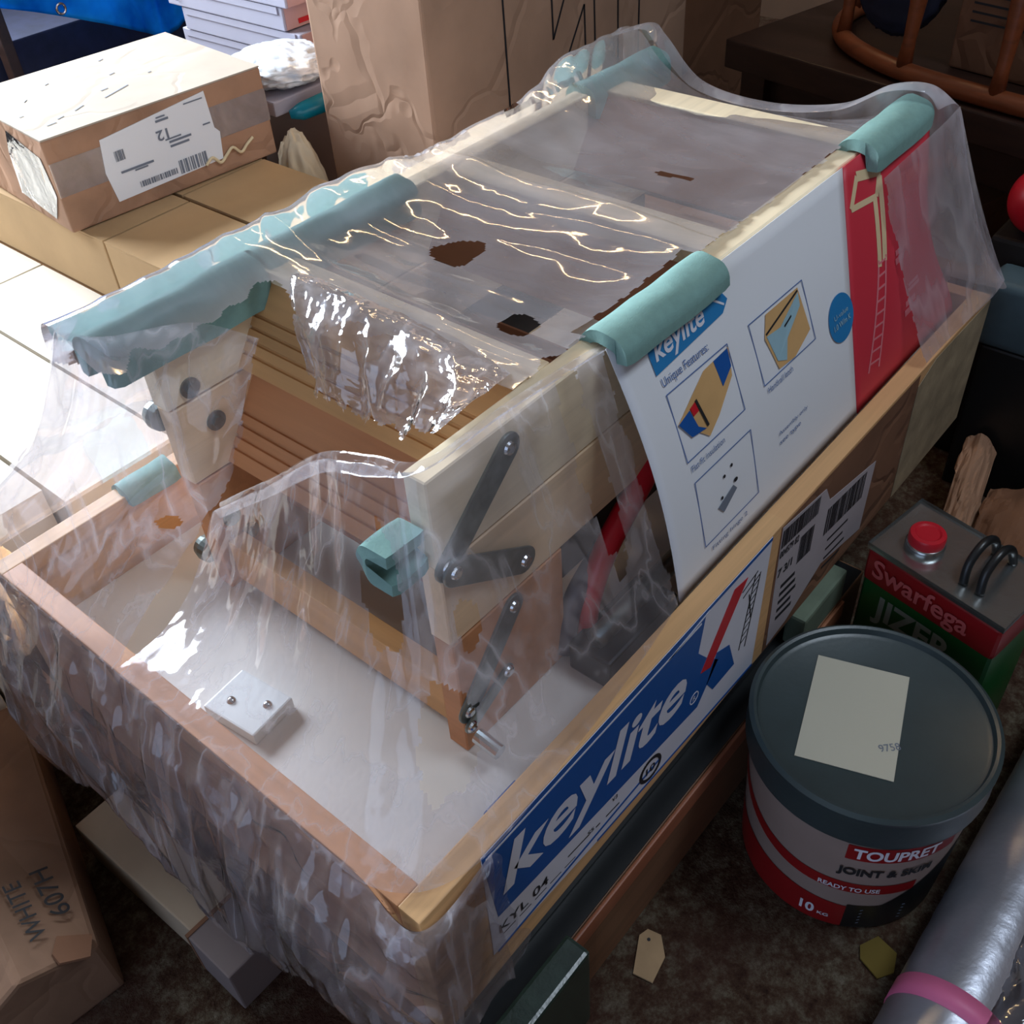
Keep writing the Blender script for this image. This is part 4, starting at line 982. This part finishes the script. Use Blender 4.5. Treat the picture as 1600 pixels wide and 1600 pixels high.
for k in range(7): rect(bm, FPc, .02, .14 - k * .012, .02 + .09 - .01 * (k % 3), .143 - k * .012, .001)
obj('faint_print', bm, M['black_ink'], [o for o in bpy.data.objects if o.name.startswith('printed_carton')][0])
tag(obj('dark_cushion', blob(Rb @ V(.12, -.20, bz + .12), (.03, .07, .09), 5, .08), M['darkblue'], None, True, loc=Rb @ V(.06, -.24, bz + .03)), 'dark navy cushion behind the chair spindles', 'cushion')
# hanging yellow bit
bm = bmesh.new(); tube(bm, [(1.62, .50, .155), (1.62, .50, .22)], .004, 8)
# red ball, blue-grey case, pen-like rod, offcuts, torn cardboard, scraps
bm = bmesh.new(); bmesh.ops.create_uvsphere(bm, u_segments=40, v_segments=24, radius=.045, matrix=Matrix.Translation((1.20, .018, FZ + .045)))
bm.free()
bm = bmesh.new(); bmesh.ops.create_uvsphere(bm, u_segments=40, v_segments=24, radius=.045, matrix=Matrix.Translation((1.205, .018, .034)))
tag(obj('red_ball', bm, M['red_plastic'], None, True, loc=(1.205, .018, -.011)), 'red plastic ball resting on the near-black block at the right edge', 'ball')
tag(obj('dark_void_block', bxm((1.168, -.32, FZ), (1.238, .062, -.0115), .006), plain('near_black', rgb(24, 18, 18), .7), None, loc=(1.28, -.1, FZ)), 'added near-black block filling the dark void below the red ball', 'crate')  # added support, its near-black colour stands in for a dark void
bm = bmesh.new(); Rg = Matrix.Translation((1.125, 0, 0))
box(bm, (-.03, -.22, -.13), (.035, .035, -.035), Rg); bevel_all(bm, .012, 3)
bcse = tag(obj('blue_grey_case', bm, M['bluegrey'], None, True, loc=(1.125, -.05, -.13)), 'blue-grey plastic case at the right edge past the tray corner', 'case'); auto(bcse)
tag(obj('case_stand', bxm((1.10, -.21, FZ), (1.158, .02, -.1305), .004), M['black'], None, loc=(1.125, -.05, FZ)), 'black block under the blue-grey case', 'block')
bm = bmesh.new(); tube(bm, [(1.035, -.012, -.206), (1.09, -.07, -.203)], .0035, 10)
for i, (a, b, rz, nm) in enumerate((((.83, -.02, FZ), (.99, .005, FZ + .02), -18, 'pale pine offcut on the carpet behind the green tin'), ((.90, -.045, FZ + .0205), (.965, .0, FZ + .045), -35, 'short pine block lying on the offcut behind the tin'), ((1.20, .03, FZ), (1.27, .05, FZ + .02), 20, 'tiny yellowish wood chip near the far tray corner'))):
    c = V((a[0] + b[0]) / 2, (a[1] + b[1]) / 2, 0); Ro = Matrix.Translation(c + V(0, -.03 if i < 2 else 0, 0)) @ Matrix.Rotation(math.radians(rz), 4, 'Z') @ Matrix.Translation(-c)
    tag(obj('wood_offcut', bxm(a, b, .001, Ro), M['offcut'], None, loc=(c.x, c.y, a[2])), nm, 'offcut', 'wood offcuts')
def cardsheet(pts, nm, mat, lift):
    P4 = [Vector(p) for p in pts]
    bm = sheet([[P4[0], (P4[0] + P4[1]) / 2 + V(0, 0, lift), P4[1]], [(P4[0] + P4[3]) / 2 + V(0, 0, lift), sum(P4, V(0, 0, 0)) / 4 + V(0, 0, lift * 1.5), (P4[1] + P4[2]) / 2 + V(0, 0, lift)], [P4[3], (P4[2] + P4[3]) / 2, P4[2]]], 24, 24, lambda u, v, p: V(0, 0, .006 * ridge(u * 4, v * 5, lift * 99)))
    o = obj('torn_cardboard', bm, mat, None, False, loc=P4[0]); o.modifiers.new('thick', 'SOLIDIFY').thickness = .003
    return tag(o, nm, 'cardboard')
cardsheet([(.93, -.035, FZ + .035), (1.09, .000, FZ + .09), (1.09, -.045, FZ + .08), (.94, -.075, FZ + .03)], 'long torn strip of brown cardboard behind the green tin', M['kraft_old'], .02)
cardsheet([(.90, -.080, FZ + .03), (1.05, -.060, FZ + .05), (1.06, -.18, FZ + .06), (.88, -.20, FZ + .02)], 'crumpled dark cardboard flap right behind the tin handle', M['kraft_dark'], .02)
cardsheet([(.90, -.03, FZ + .012), (.98, -.045, FZ + .02), (.97, -.10, FZ + .012), (.88, -.09, FZ + .01)], 'small dark cardboard piece beside the pine offcut', M['kraft_dark'], .008)
# scraps on the carpet
bm = bmesh.new(); FSc = Frame((.225, -.045, FZ + .002), (math.cos(.5), math.sin(.5), 0), (-math.sin(.5), math.cos(.5), 0))
poly(bm, FSc, [(-.028, -.008), (.0, -.018), (.022, -.012), (.026, .002), (.018, .010), (-.022, .012)], .001, .002)
tg = tag(obj('paper_tag', bm, plain('tag_card', rgb(170, 140, 104), .8), None, loc=(.225, -.045, FZ)), 'pale buff paper tag with a small hole on the carpet', 'tag')
bm = bmesh.new(); disc(bm, FSc, .015, .0, .0018, .0018, .0013); obj('tag_hole', bm, M['black_ink'], tg)
bm = bmesh.new(); FSd = Frame((.365, -.225, FZ + .002), (1, 0, 0), (0, 1, 0)); poly(bm, FSd, [(-.02, -.01), (-.005, -.02), (.015, -.014), (.02, .008), (.0, .018), (-.012, .012)], .001, .002)
tag(obj('card_scrap', bm, M['yellow_card'], None, loc=(.365, -.225, FZ)), 'mustard scrap of card on the carpet beside the foil roll', 'scrap')

# ---------------------------------------------------------------- lower left: marked box and pale cartons
# right top edge E0->E1 (near -> far), ridge edge further left and a little higher
E0, E1 = V(-.130, .352, -.285), V(-.020, .690, -.285)
G0, G1 = V(-.200, .352, -.245), V(-.140, .690, -.245)
H0, H1 = V(-.285, .372, -.30), V(-.235, .690, -.30)
fl = lambda p: V(p.x, p.y, FZ + .002)
mb = thing('marked_box', 'brown cardboard box hand-marked WHITE 607H at the lower left', 'box', (-.15, .52, FZ))
bm = bmesh.new()
near = [bm.verts.new(p) for p in (fl(E0), E0, G0, H0, fl(H0))]; far_ = [bm.verts.new(p) for p in (fl(E1), E1, G1, H1, fl(H1))]
bm.faces.new(near); bm.faces.new(far_[::-1])
for k in range(5): bm.faces.new((near[k], far_[k], far_[(k + 1) % 5], near[(k + 1) % 5]))
bevel_all(bm, .005, 2)
obj('box_body', bm, card('kraft_card_brown', rgb(128, 98, 78), .12), mb)
uxm = (E1 - E0).normalized(); nn = uxm.cross(G0 - E0).normalized(); uym = nn.cross(uxm)
FM = Frame(E0, uxm, uym)
bm = bmesh.new()
FMr = FM.rot(.024, .030, 10)
text(bm, FMr, 'WHITE', .0, .012, .072, .017, .0022, .003, -.1); text(bm, FMr, '607H', .018, -.019, .060, .020, .0022, .003, -.1)
obj('handwriting', bm, M['black_ink'], mb)
bm = bmesh.new(); poly(bm, FM, [(-.012, .012), (.012, .004), (.018, .036), (.0, .044), (-.012, .04)], .0045, .003); obj('torn_flap', bm, M['kraft_dark'], mb)
pb = thing('narrow_carton', 'narrow cream carton with a grey end sleeve on the carpet by the marked box', 'carton', (-.05, .4, FZ))
obj('carton_body', bxm((-.066, .305, FZ), (-.008, .505, -.305), .002, Matrix.Translation((-.037, .4, 0)) @ Matrix.Rotation(math.radians(2), 4, 'Z') @ Matrix.Translation((.037, -.4, 0))), M['creamcard'], pb)
obj('end_sleeve', bxm((-.0685, .236, FZ), (-.0105, .302, -.302), .002), M['greycard'], pb)
obj('sleeve_edge', bxm((-.0690, .300, FZ), (-.0100, .3045, -.3012), .0), M['kraft_dark'], pb)
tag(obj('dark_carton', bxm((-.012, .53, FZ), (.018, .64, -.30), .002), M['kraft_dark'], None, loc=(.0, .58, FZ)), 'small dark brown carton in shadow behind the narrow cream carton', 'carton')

bpy.context.view_layer.update()
